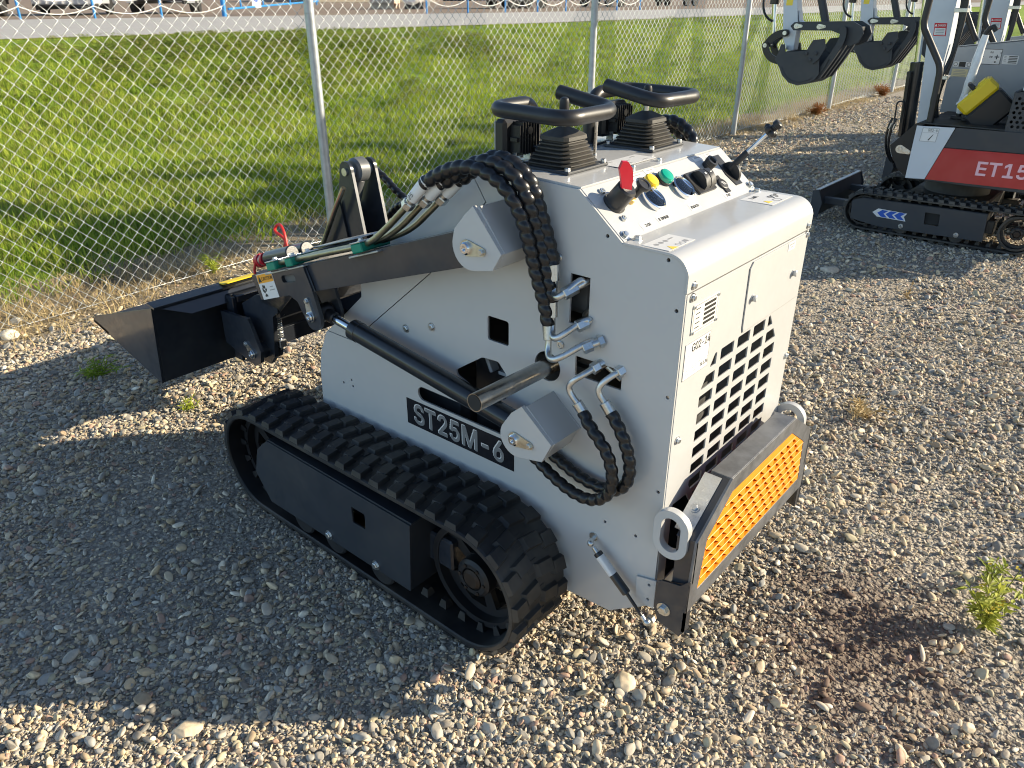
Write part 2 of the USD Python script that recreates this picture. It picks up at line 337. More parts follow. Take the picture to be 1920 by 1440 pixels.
V = np.stack([XX, YY, 1.002 + .03 * np.sin(TT * np.pi)], -1).reshape(-1, 3); i = np.arange(V.shape[0]).reshape(XX.shape)
obj('road', (V, np.stack([i[:-1, :-1], i[1:, :-1], i[1:, 1:], i[:-1, 1:]], -1).reshape(-1, 4)), 'road_concrete', smooth=True, kind='structure')
obj('far_yard', sheet([21.2, 33, 40, 60, 100, 200, 500], [-500, -200, -100, -60, -40, -20, 0, 60], lambda x, y: .996 + 0 * x), 'far_gravel', smooth=True, kind='structure')

# ------------------------------------------------------------------ scattered small stuff
def instancer(name, protos, idx, P, Q, S, label, kind='stuff'):
    path = numbered('/World/' + name); pi = UsdGeom.PointInstancer.Define(stage, path); targets = []
    for k, (mesh, m, smth) in enumerate(protos):
        q = f'{path}/shapes/kind_{k:02d}'; usdkit.mesh(stage, q, mesh, LK[m], smooth=smth); targets.append(q)
    pi.CreatePrototypesRel().SetTargets(targets)
    pi.CreateProtoIndicesAttr(Vt.IntArray.FromNumpy(idx.astype(np.int32)))
    pi.CreatePositionsAttr(Vt.Vec3fArray.FromNumpy(P.astype(np.float32)))
    pi.CreateOrientationsAttr(Vt.QuathArray.FromNumpy(Q.astype(np.float16)))
    pi.CreateScalesAttr(Vt.Vec3fArray.FromNumpy(S.astype(np.float32)))
    p = pi.GetPrim(); p.SetCustomDataByKey('label', label); p.SetCustomDataByKey('kind', kind)
def stone_mesh(seed, sub=2, flat=.62):
    m = trimesh.creation.icosphere(subdivisions=sub); r = np.random.default_rng(seed); v = m.vertices
    for _ in range(5):                                   # knock flat facets off, as on broken river gravel
        d = r.normal(size=3); d /= np.linalg.norm(d); h = r.uniform(.62, .9); s = v @ d
        v = v - np.outer(np.maximum(s - h, 0), d) * .85
    v = v * (1 + .16 * (meshkit.fbm(v * 1.6 + seed * 7.3, 2, seed) - .5)[:, None])
    v = v * np.array([1.0, r.uniform(.62, .9), r.uniform(flat * .75, flat * 1.1)])
    return trimesh.Trimesh(v, m.faces, process=False)
for k, c in enumerate(STONES):
    c = np.minimum(np.array(c) * np.array([1.20, 1.09, .93]), .78)
    sm(f'stone_{k:02d}', {'g': ('geometry', {}), 'o': ('object_info', {}), 'n': ('noise_texture', {'scale': 90., 'detail': 3.}), 'n2': ('noise_texture', {'scale': 7., 'detail': 2.}), 'a': ('math', {'math_type': 'multiply_add', 'value2': .5}), 'bz': ('math', {'math_type': 'multiply', 'value2': .5}),
        'r': ('rgb_ramp', {'ramp': [(.25, c * .68), (.5, c), (.75, np.minimum(c * 1.28, .8))]}), 'b': ('bump', {'strength': .5, 'distance': .0012}), 'p': ('principled_bsdf', {'roughness': .72, 'specular_ior_level': .3})},
       [('g.position', 'n.vector'), ('g.position', 'n2.vector'), ('n.fac', 'bz.value1'), ('n2.fac', 'a.value1'), ('bz.value', 'a.value3'), ('a.value', 'r.fac'), ('r.color', 'p.base_color'), ('n.fac', 'b.height'), ('b.normal', 'p.normal')], 'p.BSDF')
for k, c in enumerate([(.13, .085, .058), (.18, .12, .085), (.10, .075, .06), (.25, .19, .14)]):
    pbr(f'soil_stone_{k}', c, .8, var=.3, vscale=40)
protos = [(stone_mesh(k, 2, .50), f'stone_{k % len(STONES):02d}', True) for k in range(24)]
soilp = [(stone_mesh(50 + k), f'soil_stone_{k % 4}', True) for k in range(8)]
def quats(n, tilt=.5):
    yaw = Rot.from_euler('z', rng.uniform(0, 2 * np.pi, n)); t = Rot.from_rotvec(rng.normal(0, tilt, (n, 3)) * [1, 1, 0])
    q = (t * yaw).as_quat(); return q                    # imaginary parts first, then real
# one pass per distance band; big stones sparse, small ones filling
bands = [(0.0, 3.1, 19000), (3.1, 4.6, 12000), (4.6, 7.2, 6800), (7.2, 16., 2200)]
P, S, I = [], [], []
for d0, d1, dens in bands:
    x0, x1, y0, y1 = max(-d1, -3.0), min(d1, 4.75), -d1, min(d1, 1.2)
    n = int(dens * (x1 - x0) * (y1 - y0)); q = np.c_[rng.uniform(x0, x1, n), rng.uniform(y0, y1, n), np.zeros(n)]
    d = np.hypot(q[:, 0], q[:, 1]); q = q[(d >= d0) & (d < d1) & (in_view(q, 360, 200) | (in_view(q, 1500, 500) & (rng.random(len(q)) < .4)))]
    # worn, dusty patches carry fewer stones
    w = meshkit.fbm(np.c_[q[:, :2] * .9, 0 * q[:, 0]], 4, 21); keep = rng.random(len(q)) < np.clip((w - .32) * 3.6, .30, 1) * np.where(q[:, 0] > 4.25, .4, 1)
    q = q[keep]; n = len(q)
    r = np.clip(rng.lognormal(math.log(.0039 if d1 < 4 else .0046 if d1 < 6 else .0054 if d1 < 8 else .0068), .56, n), .0020, .021) * (1. if d1 < 8 else 1.25)
    P.append(q); S.append(r); I.append(rng.choice(24, n, p=np.array([1.5, 1.5, .9, 1.2, .8, .55, .9, .45, .9, 1.3, .9, .8] * 2) / np.sum([1.5, 1.5, .9, 1.2, .8, .55, .9, .45, .9, 1.3, .9, .8] * 2)))
P, S, I = np.vstack(P), np.hstack(S), np.hstack(I)
ds = np.hypot(P[:, 0] - stain[0], P[:, 1] - stain[1]) + (meshkit.fbm(P * 4.5, 3, 8) - .5) * .5
soil = ds < .29 - rng.random(len(P)) * .22
P[:, 2] = ground_z(P[:, 0], P[:, 1]) + S * rng.uniform(.0, .75, len(P))
sc = S[:, None] * np.c_[rng.uniform(.85, 1.35, len(S)), rng.uniform(.8, 1.1, len(S)), rng.uniform(.7, 1.1, len(S))]
Q = quats(len(P))
k = ~soil
instancer('gravel', protos, I[k], P[k], Q[k], sc[k], 'loose mixed river gravel covering the whole yard')
k = soil & (rng.random(len(P)) < .75)
instancer('damp_soil_gravel', soilp, I[k] % 8, P[k], Q[k], sc[k], 'brown damp soil and stones dug up right of the loader')

# a few larger stones one can tell apart
def big_stone(label, x, y, size, seed, mat, flat=.5, rot=0.):
    m = stone_mesh(seed, 3, flat); m.vertices *= size; m.vertices = m.vertices @ rotz(rot).T
    p = obj('stone', T(m, (x, y, ground_z(x, y) + size * .16)), mat, label=label, category='stone')
big_stone('long flat cream stone lying on the sunlit gravel at the bottom left', 1.44, -.47, .040, 71, 'stone_06', .35, 55)
big_stone('rounded pale boulder on the gravel beside the fence, left of the bucket tip', 4.43, -1.13, .055, 72, 'stone_07', .75, 20)
big_stone('smaller white rock behind the pale boulder under the fence wire', 4.62, -1.24, .045, 73, 'stone_07', .8, 80)
big_stone('buff flat stone on the gravel between the fence and the bucket edge', 4.2, -2.3, .055, 74, 'stone_00', .45, 10)
big_stone('angular pale stone on the gravel in the bottom right corner area', .70, -1.28, .034, 75, 'stone_06', .5, 120)
big_stone('greyish flat stone on the shaded gravel left of the near excavator track', 1.52, -5.0, .06, 76, 'stone_09', .4, 33)

# ------------------------------------------------------------------ grass, straw and weeds
def leaf_mat(name, a, b, trans=.35):
    sm(name, {'g': ('geometry', {}), 'o': ('object_info', {}), 'n': ('noise_texture', {'scale': 1.3, 'detail': 4.}), 'n2': ('math', {'math_type': 'multiply_add', 'value2': .45}), 'r': ('rgb_ramp', {'ramp': [(.42, a), (.82, b)]}),
              'd': ('principled_bsdf', {'roughness': .55, 'specular_ior_level': .3}), 't': ('translucent_bsdf', {}), 'm': ('mix_closure', {'fac': trans})},
       [('g.position', 'n.vector'), ('o.random', 'n2.value1'), ('n.fac', 'n2.value3'), ('n2.value', 'r.fac'), ('r.color', 'd.base_color'), ('r.color', 't.color'), ('d.BSDF', 'm.closure1'), ('t.BSDF', 'm.closure2')], 'm.closure')
leaf_mat('grass_green', (.14, .25, .016), (.31, .42, .04)); leaf_mat('grass_light', (.21, .31, .022), (.42, .48, .06)); leaf_mat('grass_dull', (.14, .18, .03), (.30, .30, .08))
leaf_mat('weed_leaf', (.14, .23, .028), (.28, .36, .06)); leaf_mat('straw', (.32, .23, .11), (.55, .43, .22), .2); leaf_mat('rust_weed', (.20, .075, .02), (.36, .16, .05), .2); leaf_mat('bright_leaf', (.26, .34, .04), (.44, .46, .08)); leaf_mat('yellow_flower', (.5, .40, .03), (.6, .5, .05))
def blade(r, h, w, lean, curl=1.6):
    a = r.uniform(0, 2 * np.pi); d = np.array([math.cos(a), math.sin(a), 0]); s = np.array([-d[1], d[0], 0]); t = np.array([0, .35, .7, 1.])
    c = np.outer(t ** curl * lean, d) + np.outer(t * h * (1 - .25 * t * lean / h), [0, 0, 1]); ww = w * np.array([.8, 1., .65, .0])
    v = []
    for i in range(3): v += [c[i] - s * ww[i], c[i] + s * ww[i]]
    return np.array(v + [c[3]]), np.array([[0, 1, 3], [0, 3, 2], [2, 3, 5], [2, 5, 4], [4, 5, 6]])
def tuft(seed, n, spread, h, w, lean):
    r = np.random.default_rng(seed); V, F, k = [], [], 0
    for _ in range(n):
        v, f = blade(r, h * r.uniform(.5, 1.15), w * r.uniform(.7, 1.3), lean * r.uniform(.2, 1.3)); v[:, :2] += r.normal(0, spread, 2); V.append(v); F.append(f + k); k += len(v)
    return trimesh.Trimesh(np.vstack(V), np.vstack(F), process=False)
def weed(seed, n, spread, h, lw, ll):
    """a low broad-leaved clump"""
    r = np.random.default_rng(seed); V, F = [], []
    for k in range(n):
        c = np.r_[r.normal(0, spread, 2), r.uniform(.15, 1) * h]; a = r.uniform(0, 2 * np.pi); d = np.array([math.cos(a), math.sin(a), r.uniform(-.3, .6)]); d /= np.linalg.norm(d); s = np.cross(d, [0, 0, 1]); s /= np.linalg.norm(s); u = np.cross(s, d)
        V += [c, c + d * ll * .5 + s * lw + u * .1 * ll, c + d * ll, c + d * ll * .5 - s * lw + u * .1 * ll]; b = 4 * k; F += [[b, b + 1, b + 2], [b, b + 2, b + 3]]
    return trimesh.Trimesh(np.array(V), np.array(F), process=False)
gp = [(tuft(100 + k, 20, .06, .085, .0034, .055), ['grass_green', 'grass_light', 'grass_green', 'grass_light', 'grass_dull'][k % 5], False) for k in range(10)] + \
     [(weed(130 + k, 26, .06, .11, .014, .05), ['weed_leaf', 'grass_dull'][k % 2], False) for k in range(4)]
P, S, I = [], [], []
for x0, x1, y0, y1, dens in [(4.9, 17, -40, .5, 200)]:
    n = int((x1 - x0) * (y1 - y0) * dens); q = np.c_[rng.uniform(x0, x1, n), rng.uniform(y0, y1, n), np.zeros(n)]
    q = q[q[:, 0] < near_edge(q[:, 1]) + .12 * rng.normal(size=len(q))]; q[:, 2] = ground_z(q[:, 0], q[:, 1])
    q = q[in_view(q, 160, 160)]; dd_ = np.hypot(q[:, 0], q[:, 1]); q = q[rng.random(len(q)) < np.clip(8.5 / dd_, .25, 1)]
    n = len(q); e = smooth01((q[:, 0] - 4.95) / .8); keep = rng.random(n) < .12 + .88 * e; q = q[keep]; n = len(q)
    up = smooth01((q[:, 0] - 8.5) / 5); wmask = meshkit.fbm(np.c_[q[:, :2] * .45, 0 * q[:, 0]], 4, 31)
    isw = rng.random(n) < up * np.clip((wmask - .38) * 4, .08, .9) * .5
    ii = np.where(isw, 10 + rng.integers(0, 4, n), rng.integers(0, 10, n))
    h = rng.uniform(.65, 1.35, n) * np.where(isw, .9, 1. - .3 * up) * (1 + .5 * (meshkit.fbm(np.c_[q[:, :2] * 1.1, 0 * q[:, 0]], 3, 41) - .5) * 2)
    P.append(q); I.append(ii); S.append(h * np.clip(np.hypot(q[:, 0], q[:, 1]) / 10, 1, 1.2) * (.35 + .65 * smooth01((near_edge(q[:, 1]) - q[:, 0]) / 1.6)))
P, S, I = np.vstack(P), np.hstack(S), np.hstack(I)
instancer('grass', gp, I, P, quats(len(P), .08), S[:, None] * np.ones(3) * np.c_[np.ones(len(S)), np.ones(len(S)), rng.uniform(.8, 1.2, len(S))], 'green rough grass and low weeds on the bank behind the fence')
sp = [(tuft(160 + k, 12, .05, .09, .0022, .10), 'straw', False) for k in range(4)] + [(tuft(170 + k, 9, .07, .035, .0022, .16), 'straw', False) for k in range(4)]
n = 4200; q = np.c_[np.clip(rng.normal(4.72, .26, n), 4.05, 5.4), rng.uniform(-17, 0, n), np.zeros(n)]; q = q[in_view(q, 100, 100)]
q = q[meshkit.fbm(np.c_[q[:, :2] * 1.4, 0 * q[:, 0]], 3, 77) > .40]; q[:, 2] = ground_z(q[:, 0], q[:, 1]) + .004; n = len(q)
instancer('dry_grass', sp, rng.integers(0, 8, n), q, quats(n, .15), (rng.uniform(.6, 1.25, n))[:, None] * np.ones(3), 'dead straw-coloured grass along the foot of the fence')

def small_plant(name, label, cat_, x, y, h, n, mat, seed, spread, ll=.05, lw=.009, flowers=0, stems=5):
    z = float(ground_z(x, y)); r = np.random.default_rng(seed); p = thing(name, label, cat_, (x, y, z - .004)); st, lf = [], []
    for k in range(stems):
        a = r.uniform(0, 2 * np.pi); tip = np.array([math.cos(a) * spread * r.uniform(.3, 1.2), math.sin(a) * spread * r.uniform(.3, 1.2), h * r.uniform(.55, 1.05)])
        pth = spline([(0, 0, 0), tip * [.35, .35, .5], tip], 8); st.append(tube(pth, np.linspace(.0024, .001, 8), 5))
        for j in range(n):
            t = r.uniform(.2, 1); b = pth[int(t * 7)]; d = r.normal(size=3); d[2] = abs(d[2]) * .5; d /= np.linalg.norm(d); s = np.cross(d, [0, 0, 1]); s /= np.linalg.norm(s); L = ll * r.uniform(.6, 1.2)
            v = np.array([b, b + d * L * .45 + s * lw, b + d * L + [0, 0, -.15 * L], b + d * L * .45 - s * lw]); lf.append(trimesh.Trimesh(v, [[0, 1, 2], [0, 2, 3]], process=False))
    obj('stem', st, mat if mat != 'bright_leaf' else 'grass_dull', p); obj('foliage', lf, mat, p, smooth=False)
    if flowers: obj('flower', [T(weed(seed + j, 6, .004, .008, .004, .010), spread * r.normal(0, .7, 3) * [1, 1, 0] + [0, 0, h * r.uniform(.3, .8)]) for j in range(flowers)], 'yellow_flower', p, smooth=False, kind='stuff')
small_plant('weed', 'bright yellow-green leafy weed standing alone on the gravel right of the loader', 'weed', .03, -2.10, .19, 24, 'bright_leaf', 5, .085, .045, .006, 7, 8)
small_plant('weed', 'thin feathery weed sprig right above the bright leafy weed at the picture edge', 'weed', .06, -2.32, .12, 14, 'bright_leaf', 6, .05, .035, .004, 2, 4)
small_plant('weed', 'low green grassy weed clump on the gravel left of the bucket cutting edge', 'weed', 3.60, -1.22, .08, 24, 'grass_green', 7, .13, .05, .003, 0, 8)
small_plant('weed', 'small green weed beside the fence wire above the yellow bucket mark', 'weed', 4.52, -2.36, .16, 22, 'grass_light', 8, .09, .05, .006, 0, 6)
small_plant('weed', 'tiny sparse weed in the sunlit gravel strip below the bucket', 'weed', 2.95, -1.32, .05, 12, 'grass_light', 9, .06, .04, .003, 0, 5)
small_plant('dry_weed', 'dry buff weed lying on the gravel between loader and excavator', 'weed', .70, -3.15, .08, 22, 'straw', 10, .12, .05, .004, 0, 7)
small_plant('dry_weed', 'single straw-coloured stalk on shaded gravel in front of the excavator track', 'weed', .98, -4.78, .12, 8, 'straw', 11, .03, .05, .005, 0, 3)
small_plant('dry_weed', 'rust-orange dead weed at the fence foot under the near digging bucket', 'weed', 4.36, -12.2, .16, 50, 'rust_weed', 12, .17, .08, .008, 0, 9)
small_plant('dry_weed', 'brown dead weed at the foot of the farthest visible fence post', 'weed', 4.36, -15.4, .20, 50, 'rust_weed', 13, .22, .09, .009, 0, 9)
small_plant('dry_weed', 'tall dry weed stalk against the fence left of the first post', 'weed', 4.62, -2.75, .32, 10, 'straw', 14, .08, .06, .004, 0, 4)

# ------------------------------------------------------------------ chain-link fence
fence = thing('chain_link_fence', 'galvanised chain-link fence running between the gravel yard and the grass', 'fence')
FX = 4.5; post_y = [-.10, -3.28, -6.43, -9.67, -13.04, -16.27, -19.5]
for y in post_y:
    q = obj('post', cyl((FX - .045, y, -.3), (FX - .045, y, 1.98), .031, 20), 'galvanised_post', fence)
    for z in (.42, .98, 1.5):
        obj('tie_wire', tube([(FX + .006 + .0 * a, y - .0, z) if False else (FX - .045 + .034 * math.cos(a), y + .034 * math.sin(a), z + .003 * a) for a in np.linspace(-2.6, 2.6, 15)], .0016, 5), 'fence_wire', q)
pw, ph = .040, .040                                     # half-diamond width and height
rows = int(1.86 / ph); cols = np.arange(-19.5, .75, pw); V, F, o = [], [], 0
zz = .02 + np.arange(rows + 1) * ph; kk = np.arange(4) * np.pi / 2 + .4
for c, y in enumerate(cols):
    side = (np.arange(rows + 1) + c) % 2
    yy = y + side * (pw + .0016) + rng.normal(0, .0009, rows + 1); xx = FX + np.where(side > 0, .0026, -.0026)
    sag = .012 * math.sin(y * 2.1) + .006 * math.sin(y * 5.3)
    cc = np.stack([xx + sag * .5, yy, zz + .01 * math.sin(y * 1.1)], 1); rr = .0020 if y > -7 else .0023
    ring = np.stack([np.cos(kk) * rr, np.sin(kk) * rr * 1.25, 0 * kk], 1)
    V.append((cc[:, None] + ring[None]).reshape(-1, 3))
    n = len(cc); b = (np.arange(n - 1) * 4)[:, None] + o; j = np.arange(4)[None]; j2 = (j + 1) % 4
    F.append(np.stack([b + j, b + j2, b + 4 + j2], -1).reshape(-1, 3)); F.append(np.stack([b + j, b + 4 + j2, b + 4 + j], -1).reshape(-1, 3)); o += n * 4
obj('wire_mesh', trimesh.Trimesh(np.vstack(V), np.vstack(F), process=False), 'fence_wire', fence, smooth=True)
yy = np.arange(-19.5, .8, .35)
obj('tension_wire', tube(np.c_[np.full(len(yy), FX - .01), yy, .030 + .016 * np.sin(yy * 1.7)], .0018, 6), 'fence_wire', fence)
obj('top_rail', cyl((FX - .045, -19.6, 1.93), (FX - .045, .8, 1.93), .021, 14), 'galvanised_post', fence)
# ------------------------------------------------------------------ the stand-on tracked loader (x forward, y to its left, z up; origin under the rear panel)
L = thing('mini_loader', 'white stand-on tracked mini loader with charcoal arms and front bucket', 'mini loader', (.672, -1.66, 0))
HW = .325                                               # half width of the body
arc = [(.046 - .046 * math.cos(a), 1.094 + .046 * math.sin(a)) for a in np.linspace(0, np.pi / 2, 9)]
tail = [(0, .247)] + arc + [(.155, 1.141), (.272, 1.237), (.42, 1.243), (.587, 1.238)]
hoodl = [(.652, 1.232), (.89, 1.045), (1.035, .87), (1.039, .813)]
side = tail + hoodl + [(1.135, .729), (1.231, .651), (1.275, .565), (1.289, .50), (1.298, .337), (1.29, .15), (.9, .13), (.269, .145), (.124, .155)]
seam = LineString([(.60, 1.26), (.587, 1.238), (.539, 1.168), (.742, .948), (.995, .733), (1.06, .68)])
full = Polygon(side); cutter = Polygon([(.587, 1.30), (.587, 1.238), (.539, 1.168), (.742, .948), (1.10, .655), (1.5, .655), (1.5, 1.3)])
hood_side = full.intersection(cutter).buffer(-.0012); main_side = full.difference(cutter).buffer(-.0012)
def rnd(pts, r=.006): return Polygon(pts).buffer(-r).buffer(r, 4)
ex = Point(.346, .800).buffer(.0385, 24)
cyl_slot = LineString([(.795, .572), (.47, .572)]).buffer(.022)
holes = [Polygon([(.286, 1.049), (.233, 1.049), (.233, .930), (.286, .930)]), rnd([(.539, .883), (.469, .883), (.469, .817), (.539, .817)], .007), ex,
         Polygon([(.264, .853), (.136, .853), (.136, .804), (.264, .804)]), rnd([(.671, .685), (.560, .760), (.505, .764), (.477, .735), (.477, .66), (.60, .66)], .012), cyl_slot]
dots = [(1.169, .489), (1.127, .511), (1.122, .491), (.195, 1.150), (.047, 1.128), (.018, .826), (.017, .58), (.154, .429), (.065, .43), (.018, 1.026)]
for d in dots: holes.append(Point(d).buffer(.0042, 8))
SPn = obj('side_panel', plate(main_side.difference(unary_union(holes)), 'xz', HW - .006, HW), 'white_paint', L)
obj('hood_side', plate(hood_side, 'xz', HW - .006, HW), 'white_paint', L)
SPr = obj('side_panel', plate(main_side.difference(unary_union(holes[:6])), 'xz', -HW, -HW + .006), 'white_paint', L)
obj('hood_side', plate(hood_side, 'xz', -HW, -HW + .006), 'white_paint', L)
# skin between the sides
iy = HW - .0065
obj('rear_cap', strip([(0 + .001, 1.066)] + arc[1:] + [(.155, 1.141)], -HW - .0015, HW + .0015, .005), 'white_paint', L)
obj('top_plate', strip([(.273, 1.2375), (.42, 1.2435), (.587, 1.2385), (.650, 1.2325)], -iy, iy, .005), 'white_paint', L)
obj('hood', strip([(.653, 1.2305), (.885, 1.047), (1.031, .872), (1.035, .80), (1.02, .70)], -iy, iy, .005), 'white_paint', L)
obj('floor_plate', strip([(.01, .25), (.124, .162), (.9, .14), (1.28, .16), (1.285, .50), (1.22, .655), (1.03, .80)], -iy, iy, .005), 'charcoal_paint', L)
# rear panel with its grille
octo = Polygon([(-.150, .878), (.150, .878), (.207, .80), (.207, .545), (.150, .47), (-.150, .47), (-.207, .545), (-.207, .80)])
cells = []
for c in range(-3, 4):
    for r in range(0, 10):
        g = sbox(c * .0875 - .0335, .8465 - r * .0455, c * .0875 + .0335, .8765 - r * .0455).intersection(octo)
        if g.area > 2e-4: cells.append(g.buffer(-.003).buffer(.003, 3))
low = [Polygon([(s * .279, .527), (s * .212, .522), (s * .165, .455), (s * .165, .30), (s * .279, .30)]) for s in (1, -1)]
rp = sbox(-HW + .006, .25, HW - .006, 1.0615).difference(unary_union(cells + low))
RP = obj('rear_panel', plate(rp, 'yz', 0, .004), 'white_paint', L)
door = Polygon([(.013, 1.058), (-.308, 1.058), (-.308, .885), (.018, .885), (.023, .90), (.026, 1.045)])
obj('access_door', plate(door, 'yz', -.0034, -.0006), 'white_paint', RP)
for y in (-.006, -.246): obj('door_knob', lathe([(.009, 0), (.009, .002), (.0055, .003), (.0060, .004), (.008, .005), (.0085, .010), (.006, .012)], (-.0034, y, .966), (-1, 0, 0), 14), 'white_plain', RP)
for y, z in ((.300, 1.079), (.297, 1.052), (-.303, 1.078), (-.305, 1.053), (-.310, .709), (.294, .712)):
    obj('bolt', hexbolt((-.0005, y, z), (-1, 0, 0), .0068, .006), 'zinc', RP)
uR, vR, nR = np.array([0, -1., 0]), np.array([0, 0, 1.]), np.array([-1., 0, 0])
nm = obj('name_plate', card((-.0005, .231, .998), uR, vR, nR, .116, .068, .0012, r=.004), 'plate_silver', L)
obj('plate_print', [card((-.0017, .232 - .020, 1.019 - .0105 * k), uR, vR, nR, .052, .0065, .0004) for k in range(5)] + [card((-.0017, .232 + .034, 1.019 - .0105 * k), uR, vR, nR, .020 - .002 * (k % 3), .002, .0004) for k in range(5)] +
    [shape(sbox(-.054, -.030, .054, .030).difference(sbox(-.0532, -.0292, .0532, .0292)), (-.0017, .231, .998), uR, vR, nR, .0003)], 'print_black', nm)
for sy in (-1, 1):
    for sz in (-1, 1): obj('rivet', screw((-.0016, .231 + sy * .053, .998 + sz * .029), nR, .0042, .003), 'zinc', nm)
tg = obj('lot_tag', card((-.0005, .247, .904), uR, vR, nR, .113, .086, .0006), 'label_white', L)
fr_ = sbox(-.0565, -.043, .0565, .043)
obj('tag_print', [shape(fr_.difference(fr_.buffer(-.0018)), (-.0011, .247, .904), uR, vR, nR, .0003), card((-.0011, .247, .916), uR, vR, nR, .110, .0011, .0003), card((-.0011, .247, .886), uR, vR, nR, .110, .0011, .0003), card((-.0011, .232, .901), uR, vR, nR, .0007, .030, .0003)], 'print_grey', tg)
obj('tag_lettering', [text('G02-14', .019, (-.0011, .233, .931), uR, vR, nR, .0003, .80), text('10.1.26', .0085, (-.0011, .211, .876), uR, vR, nR, .0003, .8)], 'print_black', tg)
obj('tag_smallprint', [card((-.0011, .285 - .03 * i, .881 - .009 * j), uR, vR, nR, .016, .0016, .0003) for i in range(2) for j in range(2)], 'print_grey', tg)
sl = obj('fuel_label', card((-.0039, -.207, 1.047), uR, vR, nR, .042, .021, .0005), 'label_white', L)
obj('label_print', [card((-.0044, -.207, 1.051), uR, vR, nR, .030, .004, .0003), card((-.0044, -.207, 1.044), uR, vR, nR, .010, .004, .0003)], 'print_grey', sl)

# inside the body, seen through grille and cut-outs
obj('engine', [rbox((.50, 0, .55), (.42, .44, .40), .03), rbox((.42, .05, .82), (.26, .30, .14), .03), cyl((.12, 0, .70), (.20, 0, .70), .16, 24), rbox((.85, 0, .45), (.30, .5, .3), .02), rbox((.40, .20, .98), (.3, .16, .10), .02)] +
    [rbox((.19, .0 + .05 * k, .62), (.05, .012, .34), .002) for k in range(-3, 4)], 'engine_grey', L)
obj('engine_cowl', [cyl((.11, .12, .545), (.16, .12, .545), .085, 28, .008), cyl((.105, .12, .545), (.11, .12, .545), .030, 18)], 'engine_yellow', L)
obj('inner_bracket', [rbox((.495, .27, .835), (.012, .03, .07), .002), rbox((.478, .25, .845), (.018, .03, .035), .004), rbox((.585, .26, .715), (.012, .03, .05), .002, roty(25)), rbox((.525, .26, .70), (.05, .03, .010), .002)], 'grey_panel', L)
obj('inner_pipe', [tube(spline([(.27, .25, 1.04), (.262, .27, 1.01), (.245, .285, .975), (.262, .285, .95), (.27, .25, .92)], 24), .008, 10), tube([(.22, .26, .86), (.10, .24, .80)], .008, 10), tube([(.30, .26, .86), (.18, .25, .79)], .008, 10), cyl((.51, .20, .84), (.51, .22, .80), .014, 12)], 'zinc', L)

# side panel fittings
for (x, z) in ((.745, .796), (.850, .763), (.308, .869), (.320, 1.079)):
    obj('bolt', [hexbolt((x, HW, z), (0, 1, 0), .0085, .005)] if x > .5 else [screw((x, HW, z), (0, 1, 0), .010, .005)], 'zinc', SPn)
uS, vS, nS = np.array([-1., 0, 0]), np.array([0, 0, 1.]), np.array([0, 1., 0])
dc = obj('model_decal', card((.660, HW, .495), uS, vS, nS, .418, .086, .0008), 'decal_black', L)
t0 = meshkit.text_mesh('ST25M-6', .062, .0003, bold=True); sxw = .352 / (t0.vertices[:, 0].max() - t0.vertices[:, 0].min())
obj('decal_edge', text('ST25M-6', .062, (.6635, HW + .0008, .4975), uS, vS, nS, .0003, sxw, True), 'letter_edge', dc, smooth=False)
obj('decal_lettering', text('ST25M-6', .062, (.6605, HW + .0012, .4955), uS, vS, nS, .0004, sxw, True), 'letter_grey', dc, smooth=False)
bp = obj('bracket_plate', plate(Polygon([(-.006, .245), (.047, .238), (.049, .318), (-.006, .332)]).difference(unary_union([Point(.012, .31).buffer(.004), Point(.012, .265).buffer(.004)])), 'xz', HW, HW + .006), 'white_paint', L)
# exhaust
obj('exhaust_pipe', [tube(np.array([(.346, .20, .797), (.346, .30, .799), (.346, .585, .806)]), .0215, 28)], 'exhaust_steel', L)
obj('exhaust_bore', cyl((.346, .5853, .806), (.346, .5857, .806), .0195, 24), 'dark_void', L)
# gas strut
gs = obj('gas_strut', [cyl((.154, .352, .350), (.060, .352, .270), .0115, 18, .002)], 'black_cylinder', L)
obj('strut_rod', [cyl((.062, .352, .272), (.010, .352, .222), .0045, 12)], 'black_satin', gs)
obj('ball_joint', [cyl((.166, .352, .360), (.152, .352, .348), .006, 12), trimesh.creation.icosphere(2, .009).apply_translation((.176, .350, .366)), cyl((.180, .325, .368), (.180, .352, .368), .0055, 10), cyl((.184, .325, .369), (.184, .328, .369), .012, 18)], 'zinc', gs)
obj('ball_joint', [cyl((.014, .352, .226), (.004, .352, .216), .006, 12), trimesh.creation.icosphere(2, .010).apply_translation((-.002, .350, .212)), cyl((-.004, .325, .212), (-.004, .350, .212), .006, 10), cyl((-.004, .330, .212), (-.004, .342, .212), .012, 6)], 'zinc', gs)
obj('strut_label', cyl((.146, .352, .3432), (.104, .352, .3074), .0118, 18), 'label_white', gs)

# lift eyes
for s in (1, -1):
    o_, i_ = LineString([(-.035, .473), (-.035, .515)]).buffer(.0445, 16), LineString([(-.035, .473), (-.035, .515)]).buffer(.025, 14)
    obj('lift_eye', plate(o_.difference(i_), 'xz', *sorted((s * .327, s * .346))), 'white_paint', L)

